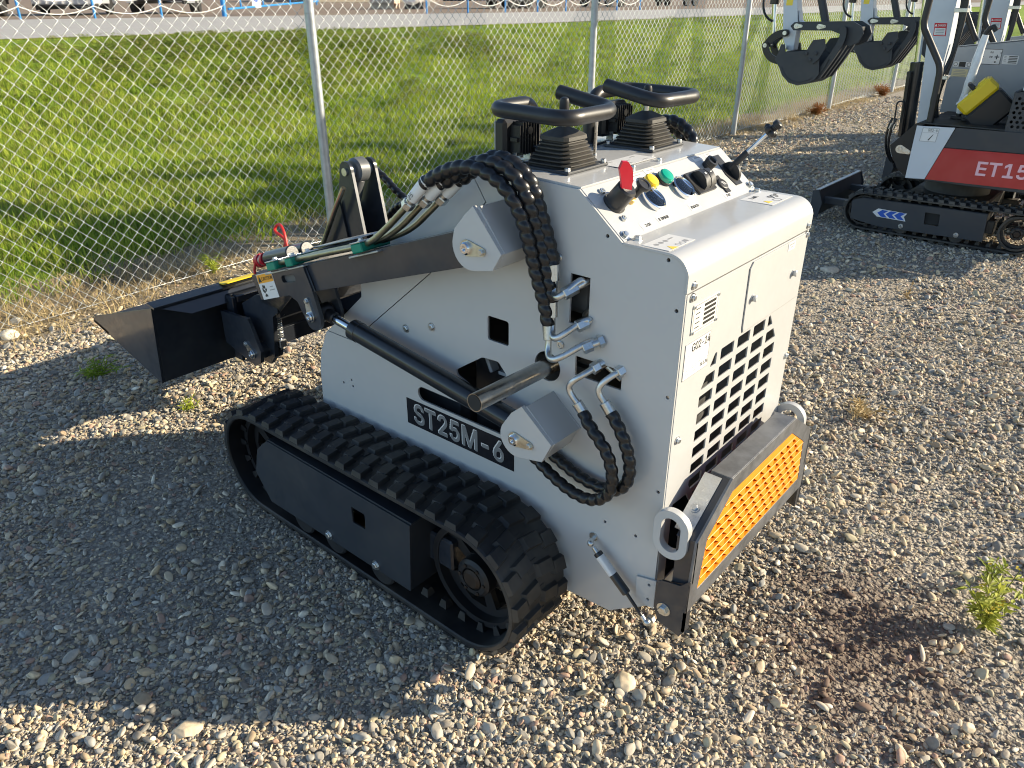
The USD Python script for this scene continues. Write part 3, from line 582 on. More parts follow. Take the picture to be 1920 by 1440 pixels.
# rear bumper with its orange grip mat
BX = -.100
out = Polygon([(.188, .597), (-.188, .597), (-.338, .500), (-.347, .39), (-.350, .30), (.350, .30), (.347, .39), (.338, .500)])
opn = Polygon([(.178, .556), (-.178, .556), (-.286, .482), (-.305, .345), (.305, .345), (.286, .482)])
BU = obj('rear_bumper', [plate(out.difference(opn), 'yz', BX, BX + .006), strip([(BX + .003, .5945), (-.045, .5945)], -.188, .188, .006), strip([(BX + .003, .303), (-.02, .303)], -.345, .345, .006)], 'bumper_paint', L)
for s in (1, -1):
    ch = np.array([s * (.338 - .188), 0, .500 - .597]); 
    q0, q1 = np.array([BX + .003, s * .188, .594]), np.array([BX + .003, s * .338, .497])
    v8 = [q0, q1, q1 + [.050, 0, 0], q0 + [.052, 0, 0]]; nn = np.array([0, s * .543, .84]) * .006
    obj('chamfer_flange', trimesh.convex.convex_hull(np.array([p - nn * k for p in v8 for k in (0, 1)])), 'charcoal_paint', BU)
    obj('steel_strip', trimesh.convex.convex_hull(np.array([p + [.052, 0, 0] * np.array([1, 1, 1]) * (k < 0) + nn * (.02 if k == 0 else .45) for p in [q0 + [.020, s * .006, -.004], q1 + [.020, -s * .012, .008], q1 + [.062, -s * .012, .008], q0 + [.064, s * .006, -.004]] for k in (0, 1)])), 'zinc', BU)
    obj('flange_bolt', hexbolt(q0 * .42 + q1 * .58 + [.042, 0, .004], (0, s * .543, .84), .008, .006), 'zinc', BU)
    br = Polygon([(BX, .395), (BX + .022, .372), (-.030, .362), (-.018, .350), (-.016, .275), (-.030, .236), (BX + .010, .222), (BX, .24)])
    obj('hinge_bracket', [plate(br, 'xz', *sorted((s * .345, s * .351))), plate(Polygon([(s * .351, .24), (s * .325, .235), (s * .325, .300), (s * .351, .300)]), 'yz', BX, BX + .006)], 'charcoal_paint', BU)
    obj('side_flange', plate(Polygon([(BX, .50), (-.050, .497), (-.050, .36), (BX, .38)]), 'xz', *sorted((s * .332, s * .338))), 'charcoal_paint', BU)
    obj('hinge_bolt', hexbolt((-.043, s * .351, .280), (0, s, 0), .0125, .009), 'zinc', BU)
obj('mat_backing', plate(opn.buffer(.004), 'yz', BX + .018, BX + .022), 'orange_pocket_shade', BU)  # darker plate behind the pockets, painted so the recesses look shaded
pk_ = []
for r_, z in enumerate(np.arange(.3495, .56, .0262)):
    for y in np.arange(-.34, .34, .042) + (r_ % 2) * .021:
        t_ = Polygon([(y + .0155, z), (y - .0155, z), (y + .0145, z + .0225)])
        if opn.buffer(-.004).contains(t_): pk_.append(t_)
obj('mat_face', plate(opn.buffer(-.0005).difference(unary_union(pk_)), 'yz', BX + .001, BX + .0185), 'orange_rib', BU)
obj('mat_rib', [rbox((BX + .0005, 0, z - .0022), (.004, 2 * (.303 - .019 * (z - .345) / .137 if z < .482 else .283 - (z - .482) * 1.47), .0030), .0006) for z in np.arange(.3757, .55, .0262)], 'orange_rib', BU)

# control panel: s across (loader y), t down the slope
P0 = np.array([.272, 0, 1.237]); DS = np.array([-.117, 0, -.096]); DS /= np.linalg.norm(DS); NS = np.array([DS[2], 0, -DS[0]])
def CP(y, t, h=0.): return P0 + DS * t + np.array([0, y, 0]) + NS * h
uC, vC = np.array([0, -1., 0]), -DS
LEN = .1513
CPn = obj('control_panel', plate(Polygon([(-iy, .001), (iy, .001), (iy, LEN - .001), (-iy, LEN - .001)]), 'xy', -.005, 0), 'white_paint', L)
m_ = UsdGeom.Mesh.Get(stage, CPn); V_ = np.array(m_.GetPointsAttr().Get()); W_ = P0 + V_[:, 1:2] * DS + V_[:, :1] * np.array([0, 1., 0]) + V_[:, 2:3] * NS
m_.GetPointsAttr().Set(Vt.Vec3fArray.FromNumpy(W_.astype(np.float32))); N_ = np.array(m_.GetNormalsAttr().Get()); m_.GetNormalsAttr().Set(Vt.Vec3fArray.FromNumpy((N_[:, 1:2] * DS + N_[:, :1] * np.array([0, 1., 0]) + N_[:, 2:3] * NS).astype(np.float32)))
m_.CreateOrientationAttr('leftHanded' if np.dot(np.cross([0, 1., 0], DS), NS) < 0 else 'rightHanded')
for y, t, k in ((.266, .022, 0), (.267, .099, 0), (.302, .135, 1), (-.307, .131, 1)):
    obj('panel_screw', screw(CP(y, t), NS, .0075, .007) if k == 0 else hexbolt(CP(y, t), NS, .008, .007), 'zinc', CPn)
for y in (.287, -.299): obj('edge_bolt', hexbolt((.145, y, 1.143), (0, 0, 1), .008, .007), 'zinc', CPn)
rs = obj('battery_switch', [lathe([(.027, 0), (.027, .004), (.024, .008), (.023, .048), (.019, .052)], CP(.258, .058), NS, 24)], 'black_satin', L)
hd_ = Polygon([(-.014, 0), (.014, 0), (.016, .018), (.021, .030), (.021, .058), (.010, .070), (-.006, .068), (-.017, .050), (-.014, .022)]).buffer(.002)
hv = np.array(NS) * .78 + vC * .50 - uC * .38; hv /= np.linalg.norm(hv)
obj('switch_handle', shape(hd_, CP(.258, .058, .046) + np.array([0, .004, 0]), uC * .8 + DS * .35, hv, np.cross(uC * .8 + DS * .35, hv), .009), 'red_plastic', rs)
ky = obj('key_switch', [lathe([(.010, 0), (.010, .012), (.007, .013), (.007, .022)], CP(.203, .064), NS, 16)], 'brass', L)
obj('key_knob', lathe([(.008, .020), (.010, .046), (.016, .047), (.0175, .052), (.0165, .057), (.012, .057), (.011, .055)], CP(.203, .064), NS, 22), 'black_satin', ky)
for nm_, y, t, lens in (('indicator_lamp', .097, .040, 'yellow_lens'), ('indicator_lamp', .029, .039, 'green_lens')):
    q = obj(nm_, lathe([(.0205, 0), (.0205, .008), (.019, .0085)], CP(y, t), NS, 26), 'black_plastic', L, label='yellow indicator lamp' if y > .05 else 'green indicator lamp')
    obj('lens', lathe([(.0190, .0085), (.0190, .017), (.0165, .0205), (.008, .0225)], CP(y, t), NS, 26), lens, q)
for y, t in ((.126, .080), (-.012, .078)):
    q = obj('gauge', lathe([(.0315, 0), (.0325, .006), (.0320, .011), (.0290, .013), (.0270, .0105), (.0270, .006)], CP(y, t), NS, 36), 'chrome', L)
    obj('dial', lathe([(.0272, .0055), (.0272, .0065)], CP(y, t), NS, 30), 'gauge_face', q)
    tk = []
    for a in np.linspace(-2.2, 2.2, 11):
        rr = .022; tk.append(card(CP(y, t, .0067) + uC * rr * math.sin(a) + vC * rr * math.cos(a), uC * math.cos(a) - vC * math.sin(a), uC * math.sin(a) + vC * math.cos(a), NS, .0012, .0055, .0003))
    tk.append(card(CP(y, t, .0068) + uC * .006 + vC * .004, uC * .5 - vC * .85, uC * .85 + vC * .5, NS, .0015, .022, .0003)); obj('dial_marks', tk, 'label_white', q)
    obj('glass', lathe([(.0268, .0098), (.020, .0106), (.008, .011)], CP(y, t), NS, 30), 'gauge_glass', q)
rk = obj('rocker_switch', [shape(sbox(-.044, -.030, .037, .030).buffer(.002), CP(-.106, .076), uC, vC, NS, .007)], 'black_plastic', L)
for k, yy_ in enumerate((-.099, -.126)):
    pr_ = [(-.027, .006), (-.024, .017), (-.012, .0265), (.004, .030), (.018, .026), (.026, .014), (.027, .006)]
    pg = plate(Polygon(pr_), 'xy', -.0115, .0115); Vv = pg.vertices
    obj('rocker', trimesh.Trimesh(CP(yy_, .076) + Vv[:, :1] * vC + Vv[:, 1:2] * NS + Vv[:, 2:3] * uC, pg.faces[:, ::1], process=False), 'black_satin', rk)
obj('rocker_mark', [card(CP(-.099, .072, .0302), uC, vC, NS, .006, .006, .0006), card(CP(-.126, .072, .0302), uC, vC, NS, .008, .0025, .0006)], 'label_white', rk)
q = obj('power_socket', lathe([(.0150, 0), (.0150, .012), (.0165, .013), (.0165, .024), (.010, .024), (.0085, .018)], CP(-.189, .041), NS, 24), 'black_satin', L)
q = obj('charge_port', [lathe([(.0165, 0), (.0165, .005), (.014, .0065)], CP(-.189, .102), NS, 24), shape(sbox(-.009, -.026, .009, .026).buffer(.001), CP(-.189, .102), uC, vC, NS, .0035)], 'black_plastic', L)
obj('port_mark', [card(CP(-.189 + d, .102, .0066), uC * .8 + vC * .6, vC * .8 - uC * .6, NS, .0022, .014, .0004) for d in (.004, -.003)], 'label_white', q)
th = obj('throttle', [shape(Polygon([(-.012, .052), (.014, .052), (.016, -.048), (-.018, -.048), (-.026, -.010)]), CP(-.266, .070), uC, vC, NS, .002)], 'black_plastic', L)
dk = plate(Point(0, 0).buffer(.030, 20).intersection(sbox(-.04, -.012, .04, .04)), 'xy', -.005, .005); Vv = dk.vertices
obj('throttle_quadrant', trimesh.Trimesh(CP(-.272, .078, -.004) + Vv[:, :1] * vC + Vv[:, 1:2] * NS + Vv[:, 2:3] * uC, dk.faces, process=False), 'black_satin', th)
lp = [np.array([.216, -.272, 1.196]), np.array([.187, -.280, 1.232]), np.array([.149, -.290, 1.276]), np.array([.128, -.296, 1.300])]
obj('throttle_lever', cyl(lp[1], lp[3], .0052, 14), 'chrome', th); obj('lever_collar', [cyl(lp[0], lp[1] + (lp[2] - lp[1]) * .25, .0085, 14, .001)], 'black_satin', th)
kd = lp[3] - lp[2]; kd /= np.linalg.norm(kd)
kn = [lathe([(.010, -.014), (.013, -.010), (.013, .004), (.009, .006), (.009, .012), (.0125, .013), (.0125, .024), (.010, .026)], lp[3], kd, 20)]
u_, v_, _ = basis(kd)
for a in np.arange(5) * 2 * np.pi / 5: kn.append(trimesh.creation.icosphere(1, .0085).apply_translation(lp[3] - kd * .003 + (u_ * math.cos(a) + v_ * math.sin(a)) * .013))
obj('lever_knob', kn, 'black_satin', th)
lb = []; lt = []
for y, t, w, h_, words in ((.205, .132, .052, .020, 'CHOKE'), (.136, .130, .052, .018, 'OIL TEMPERATURE'), (-.008, .131, .046, .018, 'HOUR METER'), (-.178, .135, .038, .016, 'START'), (.108, .012, .050, .018, None), (.050, .008, .042, .016, None), (-.178, .012, .044, .013, None), (-.236, .012, .034, .012, None)):
    q = obj('panel_label', card(CP(y, t), uC, vC, NS, w, h_, .0006), 'label_white', L)
    if words:
        m = meshkit.text_mesh(words, .0065, .0003, bold=True); sw = (w * .72) / np.ptp(m.vertices[:, 0]) if len(words) > 6 else .7
        obj('label_lettering', text(words, .0075, CP(y, t, .0006), uC, vC, NS, .0003, min(sw, .8) if len(words) <= 6 else sw, True, lift=0.0002), 'print_black', q, smooth=False)
    else:
        obj('label_print', [card(CP(y - .003 * (j > 0), t - .004 + .008 * j, .0006), uC, vC, NS, w * (.62 - .1 * j), .0035, .0003) for j in range(2 if h_ > .014 else 1)], 'print_grey', q)
# stickers on the box top
uT, vT, nT = np.array([0, -1., 0]), np.array([1., 0, 0]), np.array([0, 0, 1.]); zt = 1.1432
q = obj('warning_sticker', card((.084, .262, zt), uT, vT, nT, .108, .064, .0006), 'label_white', L)
obj('sticker_print', [shape(Point(0, 0).buffer(.006, 8), (.094, .295 - .018 * k, zt + .0006), uT, vT, nT, .0003) for k in range(3)] + [card((.096, .236, zt + .0006), uT, vT, nT, .018, .005, .0003)] + [shape(Point(0, 0).buffer(.007, 10).difference(Point(0, 0).buffer(.0055, 10)), (.062, .262 - .018 * k, zt + .0006), uT, vT, nT, .0003) for k in range(2)] + [card((.064, .228, zt + .0006), uT, vT, nT, .012, .012, .0003)], 'print_grey', q)
tri = Polygon([(-.012, -.008), (.012, -.008), (0, .012)])
obj('warning_triangle', shape(tri, (.060, .290, zt + .0006), uT, vT, nT, .0004), 'label_yellow', q)
q = obj('noise_sticker', card((.094, -.244, zt), uT, vT, nT, .124, .086, .0006), 'label_white', L)
obj('sticker_lettering', [text('95', .021, (.088, -.268, zt + .0006), uT, vT, nT, .0003, 1.0), text('dB', .009, (.094, -.295, zt + .0006), uT, vT, nT, .0003), text('LwA', .013, (.120, -.225, zt + .0006), uT, vT, nT, .0003)], 'print_black', q)
obj('sticker_print', [shape(sbox(-.012, -.009, .012, .009).difference(sbox(-.0105, -.0075, .0105, .0075)), (.066, -.244, zt + .0006), uT, vT, nT, .0003)], 'print_black', q)
obj('warning_triangle', shape(tri, (.074, -.206, zt + .0006), uT, vT, nT, .0004, 0), 'label_yellow', q)
q = obj('pattern_sticker', card((.345, .025, 1.2436), uT, vT, nT, .165, .062, .0006, r=.003), 'label_white', L)
stage.GetPrimAtPath(q).SetCustomDataByKey('label', 'pale control pattern sticker between the joysticks')
obj('sticker_print', [card((.345 + a, .025 + b, 1.2442), uT, vT, nT, .022, .005, .0003) for a, b in ((.018, .05), (.018, -.05), (-.02, .02), (-.02, -.05), (0, 0))], 'print_grey', q)
for y in (.085, -.035): obj('top_screw', screw((.292, y, 1.2405), (0, 0, 1), .0065, .008), 'zinc', L)

# joysticks, gaiters, hand loops, work lamps
def loop4(p, h1, h2, n=6):
    """rounded-square ring of a gaiter"""
    a = np.arange(28) * 2 * np.pi / 28; c, s_ = np.cos(a), np.sin(a); k = (np.abs(c) ** n + np.abs(s_) ** n) ** (-1 / n)
    return np.stack([p[0] + h1 * c * k, p[1] + h2 * s_ * k, np.full(28, p[2])], 1)
for s in (1, -1):
    cx, cy = .425, s * .180
    bpn = obj('gaiter_base', rbox((cx, cy, 1.2475), (.150, .160, .007), .0015), 'slate_panel', L)
    for a in (-1, 1):
        for b in (-1, 1): obj('base_bolt', hexbolt((cx + a * .066, cy + b * .071, 1.251), (0, 0, 1), .0065, .008, False), 'zinc', bpn)
    lv = [(1.250, 1.0)]; zs = np.linspace(1.254, 1.304, 7)
    for k in range(6):
        w0 = 1.0 - .060 * k; lv += [(zs[k], w0 * .90), (zs[k] + .0025, w0), (zs[k] + .0050, w0), (zs[k] + .0072, w0 * .87)]
    lv += [(1.304, .60), (1.308, .68), (1.316, .66), (1.326, .40), (1.333, .17)]
    R_ = [loop4((cx, cy, z), .064 * w, .068 * w) for z, w in lv]; V_ = np.vstack(R_); n_ = 28; F_ = []
    for i_ in range(len(R_) - 1):
        for j in range(n_):
            k = (j + 1) % n_; F_ += [[i_ * n_ + j, i_ * n_ + k, (i_ + 1) * n_ + k], [i_ * n_ + j, (i_ + 1) * n_ + k, (i_ + 1) * n_ + j]]
    V_ = np.vstack([V_, [[cx, cy, lv[-1][0]]]]); F_ += [[(len(R_) - 1) * n_ + j, (len(R_) - 1) * n_ + (j + 1) % n_, len(V_) - 1] for j in range(n_)]
    js = obj('joystick', cyl((cx, cy, 1.325), (cx, cy, 1.352), .0062, 14), 'zinc', L)
    obj('gaiter', trimesh.Trimesh(V_, F_, process=False), 'rubber_dusty', js, smooth=28)
    obj('grip', lathe([(.0105, 0), (.0115, .004), (.0115, .040), (.0095, .048), (.005, .051)], (cx, cy, 1.346), (0, 0, 1), 20), 'black_plastic', js)
    A_, B_, C_ = (.553, s * .285, 1.372), (.335, s * .290, 1.368), (.342, s * .095, 1.368)
    D_ = (.500, s * .100, 1.396); E_ = (.560, s * .125, 1.372); G_ = (.562, s * .115, 1.245)
    hl = obj('hand_loop', tube(fillet([G_, E_, A_, B_, C_, D_], .046, 8), .0172, 18), 'black_satin', L)
    obj('loop_foot', rbox((.560, s * .118, 1.2465), (.070, .070, .006), .001), 'charcoal_paint', hl)
    if s > 0: obj('loop_stay', cyl((.392, s * .098, 1.243), (.392, s * .096, 1.362), .0042, 10), 'chrome', hl)
    lx, ly, lz = .540, s * .205, 1.302
    lm = obj('work_lamp', [rbox((lx + .012, ly, lz), (.036, .112, .088), .008)], 'black_plastic', L)
    obj('cooling_fin', [rbox((lx - .018, ly - .036 + .010 * k, lz + .001), (.034, .0032, .074 - .012 * (k in (0, 7))), .001) for k in range(8)] + [rbox((lx - .020, ly, lz), (.022, .085, .010), .001), cyl((lx - .037, ly, lz + .018), (lx - .030, ly, lz + .018), .009, 14)], 'black_plastic', lm)
    obj('lamp_glass', rbox((lx + .032, ly, lz), (.004, .100, .076), .002), 'plate_silver', lm)
    obj('lamp_bracket', [rbox((lx - .006, ly + d, 1.262), (.022, .003, .034), .001) for d in (-.026, .026)] + [cyl((lx - .008, ly - .030, 1.270), (lx - .008, ly + .030, 1.270), .0055, 10), rbox((lx - .006, ly, 1.246), (.030, .060, .003), .001)], 'zinc', lm)
    obj('lamp_cable', tube(spline([(lx - .035, ly - .012, lz - .02), (lx - .052, ly - .020, lz - .03), (lx - .050, ly - .030, lz - .055), (lx - .040, ly - .030, 1.244)], 16), .0035, 8), 'black_hose', lm)

# lower side brackets and loader arms, left and right
def keeper(p, ang, r1=.019, r2=.010, l=.046):
    g = unary_union([Point(0, 0).buffer(r1, 16), Point(l, 0).buffer(r2, 12)]).convex_hull
    c_, s_ = math.cos(ang), math.sin(ang); u, v = np.array([c_, 0, s_]), np.array([s_, 0, -c_])
    return [shape(g, p, u, v, np.cross(u, v), .004)], [lathe([(.0150, .004), (.0150, .010), (.0115, .0135), (.006, .0135), (.0045, .0125), (.0045, .009)], p, (0, 1, 0), 22)], [hexbolt(np.array(p) + u * l + [0, .004, 0], (0, 1, 0), .0075, .006, False)]
YF0, YF1 = .427, .438
up = Polygon([(.475, 1.190), (.500, 1.168), (.534, 1.130)] + [(.488 + .054 * math.cos(a), 1.094 + .054 * math.sin(a)) for a in np.linspace(.3, -1.7, 10)] + [(.420, 1.053), (.393, 1.096)])
lo = Polygon([(.333, .740), (.365, .712)] + [(.350 + .050 * math.cos(a), .645 + .050 * math.sin(a)) for a in np.linspace(.5, -1.9, 12)] + [(.270, .612), (.243, .668)])
armp = Polygon([(.455, 1.072), (.470, 1.140), (.546, 1.117), (.888, 1.000), (1.150, .912), (1.12, .838), (.525, 1.036)])
frontp = Polygon([(1.432, .816), (1.426, .824), (1.150, .910), (1.120, .850)] + [(1.132 + .040 * math.cos(a), .757 + .040 * math.sin(a)) for a in np.linspace(2.9, 5.3, 9)] + [(1.172, .750), (1.199, .791), (1.236, .801), (1.395, .749)])
slot_ = LineString([(1.255, .848), (1.205, .862)]).buffer(.011)
drop = Polygon([(1.72, .64), (1.58, .67), (1.60, .60), (1.634, .575), (1.660, .41), (1.695, .372), (1.756, .371), (1.80, .42), (1.83, .58)])
lug = Polygon([(1.775, .556), (1.718, .562), (1.663, .445), (1.675, .400), (1.712, .376), (1.770, .388), (1.90, .42), (1.90, .55)])
for s in (1, -1):
    fl = (lambda m: m) if s > 0 else mirror
    for nm_, pg_, e in (('arm_bracket', up, [(.470, 1.186), (.397, 1.096), (.424, 1.057)]), ('cylinder_bracket', lo, [(.329, .736), (.247, .667), (.274, .616)])):
        q = obj(nm_, fl(cat([plate(pg_, 'xz', YF0, YF1), strip(e, HW + .0003, YF0 + .001, .010)])), 'white_paint', L)
        obj('weld', fl(tube([(e[0][0], HW + .002, e[0][1]), (e[1][0] - .004, HW + .002, e[1][1]), (e[2][0], HW + .002, e[2][1])], .005, 7)), 'white_plain', q)
        pc = (.494, YF1 + .0002, 1.093) if nm_ == 'arm_bracket' else (.352, YF1 + .0002, .645)
        a_, b_, c_ = keeper(pc, math.pi + .02)
        obj('keeper_plate', fl(cat(a_)), 'zinc_yellow', q); obj('pin', fl(cat(b_)), 'chrome', q); obj('keeper_bolt', fl(cat(c_)), 'zinc', q)
    am = obj('loader_arm', fl(plate(armp.buffer(-.006).buffer(.006, 4), 'xz', .355, .424)), 'charcoal_paint', L)
    obj('arm_end_plate', fl(cat([plate(frontp.difference(slot_), 'xz', .425, .437), plate(frontp, 'xz', .352, .362), rbox((1.29, .394, .835), (.24, .062, .004), .001, roty(17))])), 'charcoal_paint', am)
    obj('slot_weld', fl(plate(slot_, 'xz', .420, .4255)), 'grey_cast', am)
    obj('arm_drop', fl(cat([plate(drop, 'xz', .245, .262), trimesh.convex.convex_hull(np.array([(1.42, .355, .818), (1.30, .355, .79), (1.40, .355, .752), (1.62, .25, .66), (1.60, .25, .60), (1.74, .25, .60), (1.70, .25, .65)]))])), 'charcoal_paint', am)
    obj('hitch_lug', fl(cat([plate(lug, 'xz', .300, .314), plate(lug, 'xz', .218, .230), cyl((1.719, .215, .424), (1.719, .300, .424), .030, 20)])), 'charcoal_paint', am)
    obj('weld_seam', fl(tube([(1.153, .4262, .908), (1.136, .4275, .880), (1.122, .4275, .848), (1.118, .426, .838)], .0045, 7)), 'charcoal_paint', am)
    a_, b_, c_ = keeper((1.136, .4372, .760), .0, .017, .010, .046)
    a_, b_, c_ = keeper((1.136, .4372, .760), math.atan2(.046, .010), .017, .010, .047)
    obj('keeper_plate', fl(cat(a_)), 'zinc', am); obj('pin', fl(cat(b_)), 'chrome', am); obj('keeper_bolt', fl(cat(c_)), 'zinc', am)
    a_, b_, c_ = keeper((1.719, .3142, .424), math.atan2(.034, .036), .018, .010, .047)
    obj('keeper_plate', fl(cat(a_)), 'zinc', am); obj('pin', fl(cat(b_)), 'chrome', am); obj('keeper_bolt', fl(cat(c_)), 'zinc', am)
    pa, pb = np.array([1.136, .393, .760]), np.array([.352, .385, .645]); dr = (pb - pa) / np.linalg.norm(pb - pa)
    lc = obj('lift_cylinder', fl(cat([cyl(pa + dr * .135, pb - dr * .02, .0290, 26, .003), cyl(pa + dr * .133, pa + dr * .165, .0305, 26, .002)])), 'black_cylinder', L)
    obj('piston_rod', fl(cyl(pa + dr * .045, pa + dr * .14, .0145, 22)), 'chrome', lc)
    obj('rod_eye', fl(cat([cyl(pa - [0, .022, 0], pa + [0, .022, 0], .027, 22, .002), cyl(pa + dr * .015, pa + dr * .052, .019, 20, .002)])), 'black_satin', lc)
    # steel pipes along the arm, their clamps, sleeves and spiral-wrapped hoses
    hp = [([(.640, .425, 1.214), (.575, .420, 1.249), (.499, .412, 1.266), (.445, .405, 1.252), (.404, .400, 1.222), (.372, .390, 1.163), (.354, .380, 1.090), (.341, .374, 1.035), (.325, .370, .983), (.315, .368, .932)], [(.703, .425, 1.152), (.640, .425, 1.214)], .425),
          ([(.610, .400, 1.214), (.532, .396, 1.258), (.476, .392, 1.279), (.423, .386, 1.268), (.384, .380, 1.236), (.363, .370, 1.180), (.349, .362, 1.130), (.336, .360, 1.084), (.323, .358, 1.036), (.313, .356, .984)], [(.672, .400, 1.160), (.610, .400, 1.214)], .400),
          ([(.575, .375, 1.222), (.503, .373, 1.271), (.467, .370, 1.286), (.418, .366, 1.277), (.380, .360, 1.247), (.358, .354, 1.195), (.342, .350, 1.146), (.327, .348, 1.099), (.317, .348, 1.068)], [(.640, .375, 1.166), (.575, .375, 1.222)], .375)]
    for k, (hs, slv, yk) in enumerate(hp):
        hd2 = obj('spiral_hose', fl(hose(hs, .0168)), 'black_hose', L)
        a0 = np.array(slv[0]); b0 = np.array(slv[1]); dd = (b0 - a0) / np.linalg.norm(b0 - a0)
        obj('white_sleeve', fl(cyl(a0 + dd * .030, b0 + dd * .012, .0150, 18)), 'label_white', hd2)
        obj('hose_nut', fl(cat([lathe([(.0145, 0), (.0165, .002), (.0165, .020), (.0145, .022)], a0 - dd * .004, dd, 6), cyl(a0 + dd * .016, a0 + dd * .032, .0125, 16)])), 'zinc', hd2)
        off_ = np.array([0, 0, 0.])
        pth = fillet([a0, (.780 + .012 * k - .03 * k, yk, 1.086 - .004 * k), (.862, yk, 1.026), (1.34 - .02 * k, yk, .872 + .006 * k)], .05, 8)
        obj('steel_pipe', fl(tube(pth, .0085, 12)), 'olive_pipe', hd2)
    obj('hose_print', fl(text('ST25', .011, (.690 - .012, .4415, 1.176), np.array([-.72, 0, .69]), np.array([.69, 0, .72]), (0, 1, 0), .0003)), 'print_black', L, smooth=False) if s > 0 else None
    tl = np.array([-.945, 0, .327]); tn = np.array([.327, 0, .945])
    for nm_, px_, pz_, w_ in (('pipe_clamp', .885, 1.016, .075), ('pipe_clamp', 1.30, .880, .080), ('pipe_clamp', 1.205, .912, .060)):
        Rm = np.stack([-tl, [0, 1, 0], tn], 1)
        q = obj(nm_, fl(rbox((px_, .398, pz_), (w_ * .62, .098, .024), .003, Rm)), 'green_clamp', L)
        obj('clamp_plate', fl(cat([rbox(np.array([px_, .398, pz_]) + tn * .0145, (w_ * .62, .100, .004), .001, Rm), hexbolt(np.array([px_, .425, pz_]) + tn * .0165, tn, .007, .006), hexbolt(np.array([px_, .372, pz_]) + tn * .0165, tn, .007, .006)])), 'zinc', q)
        obj('clamp_base', fl(rbox(np.array([px_ - .01, .402, pz_]) - tn * .016, (w_ * 1.7, .075, .005), .001, Rm)), 'galvanised', q)
    # couplings into the body
    for pts, nut, er in (([(.316, .350, 1.066), (.311, .352, 1.030), (.303, .362, 1.006), (.288, .372, 1.004), (.270, .360, 1.020), (.252, .320, 1.036)], ((.276, .366, 1.012), (.244, .300, 1.040)), 0),
                         ([(.313, .356, .982), (.308, .360, .945), (.300, .370, .915), (.286, .382, .910), (.262, .372, .925), (.225, .330, .950)], ((.246, .352, .938), (.222, .300, .955)), 0),
                         ([(.315, .368, .930), (.308, .372, .900), (.299, .384, .868), (.282, .396, .864), (.250, .388, .880), (.205, .335, .905)], ((.222, .360, .895), (.192, .322, .912)), 1)):
        q = obj('hose_coupling', fl(tube(spline(pts, 36), .0078, 12)), 'zinc', L)
        d0 = np.array(pts[0]); d1_ = np.array(pts[1]); dd = (d1_ - d0) / np.linalg.norm(d1_ - d0)
        obj('ferrule', fl(cyl(d0 - dd * .004, d0 + dd * .034, .0128, 20, .001)), 'zinc', q)
        n0, n1 = map(np.array, nut); dn_ = (n1 - n0) / np.linalg.norm(n1 - n0); ln = np.linalg.norm(n1 - n0)
        obj('union_nut', fl(cat([lathe([(.0125, 0), (.0145, .002), (.0145, ln * .45), (.0125, ln * .47)], n0, dn_, 6), cyl(n0 + dn_ * ln * .47, n1, .0095, 16)] + ([lathe([(.016, 0), (.016, .012)], n1 - dn_ * .012, dn_, 6)] if er else []))), 'zinc', q)
    for pts, fit in (([(.202, .372, .742), (.167, .385, .716), (.129, .388, .682), (.107, .388, .633), (.109, .384, .575), (.150, .382, .528), (.231, .378, .520), (.300, .372, .540), (.370, .360, .562), (.45, .35, .575)], [(.185, .300, .860), (.200, .345, .846), (.222, .374, .826), (.240, .380, .800), (.228, .378, .776), (.202, .372, .742)]),
                     ([(.139, .355, .757), (.113, .358, .728), (.088, .360, .684), (.076, .360, .633), (.094, .358, .574), (.158, .352, .545), (.224, .350, .549), (.300, .345, .570), (.37, .345, .585)], [(.130, .300, .862), (.142, .332, .850), (.162, .352, .830), (.172, .360, .808), (.160, .358, .784), (.139, .355, .757)])):
        q = obj('spiral_hose', fl(hose(pts, .0152)), 'black_hose', L)
        obj('elbow_pipe', fl(tube(spline(fit, 30), .0075, 12)), 'zinc', q)
        a0, b0 = np.array(fit[-1]), np.array(fit[-2]); dd = (b0 - a0) / np.linalg.norm(b0 - a0)
        obj('ferrule', fl(cyl(a0 - dd * .006, a0 + dd * .030, .0128, 20, .001)), 'zinc', q)
        n0, n1 = np.array(fit[1]) , np.array(fit[0]); dn_ = (n1 - n0) / np.linalg.norm(n1 - n0)
        obj('union_nut', fl(cat([lathe([(.0125, 0), (.0140, .002), (.0140, .018), (.0125, .020)], n0 - dn_ * .004, dn_, 6), cyl(n0 + dn_ * .016, n1 + dn_ * .03, .0125, 16)])), 'zinc', q)
# warning label on the left arm
uA = np.array([-.945, 0, .327]); vA = np.array([.327, 0, .945])
q = obj('caution_label', card((1.348, .4372, .806), uA, vA, nS, .094, .080, .0006), 'label_white', L)
obj('label_band', card((1.348 + .327 * .0245, .4378, .806 + .945 * .0245), uA, vA, nS, .090, .027, .0004), 'label_orange', q)
obj('label_lettering', [text('CAUTION', .0105, np.array([1.348, .4383, .806]) + vA * .0235 + uA * .013, uA, vA, nS, .0003, .95), shape(Polygon([(-.010, -.009), (.010, -.009), (0, .011)]), np.array([1.348, .4382, .806]) + vA * .0235 - uA * .032, uA, vA, nS, .0003)], 'print_black', q, smooth=False)
pic = [Polygon([(-.010, .012), (-.004, .018), (.004, .014), (.008, .016), (.006, .008), (-.004, .004)]), Polygon([(-.014, .010), (-.006, .004), (.004, -.004), (-.004, -.010), (-.012, -.002)]), Polygon([(.002, .002), (.010, .008), (.013, .002), (.006, -.006)]), Polygon([(-.006, -.014), (.004, -.010), (.010, -.020), (-.008, -.020)])]
obj('pictogram', [shape(g, np.array([1.348, .4378, .806]) - vA * .012 - uA * .022, uA, vA, nS, .0003) for g in pic], 'print_black', q, smooth=False)
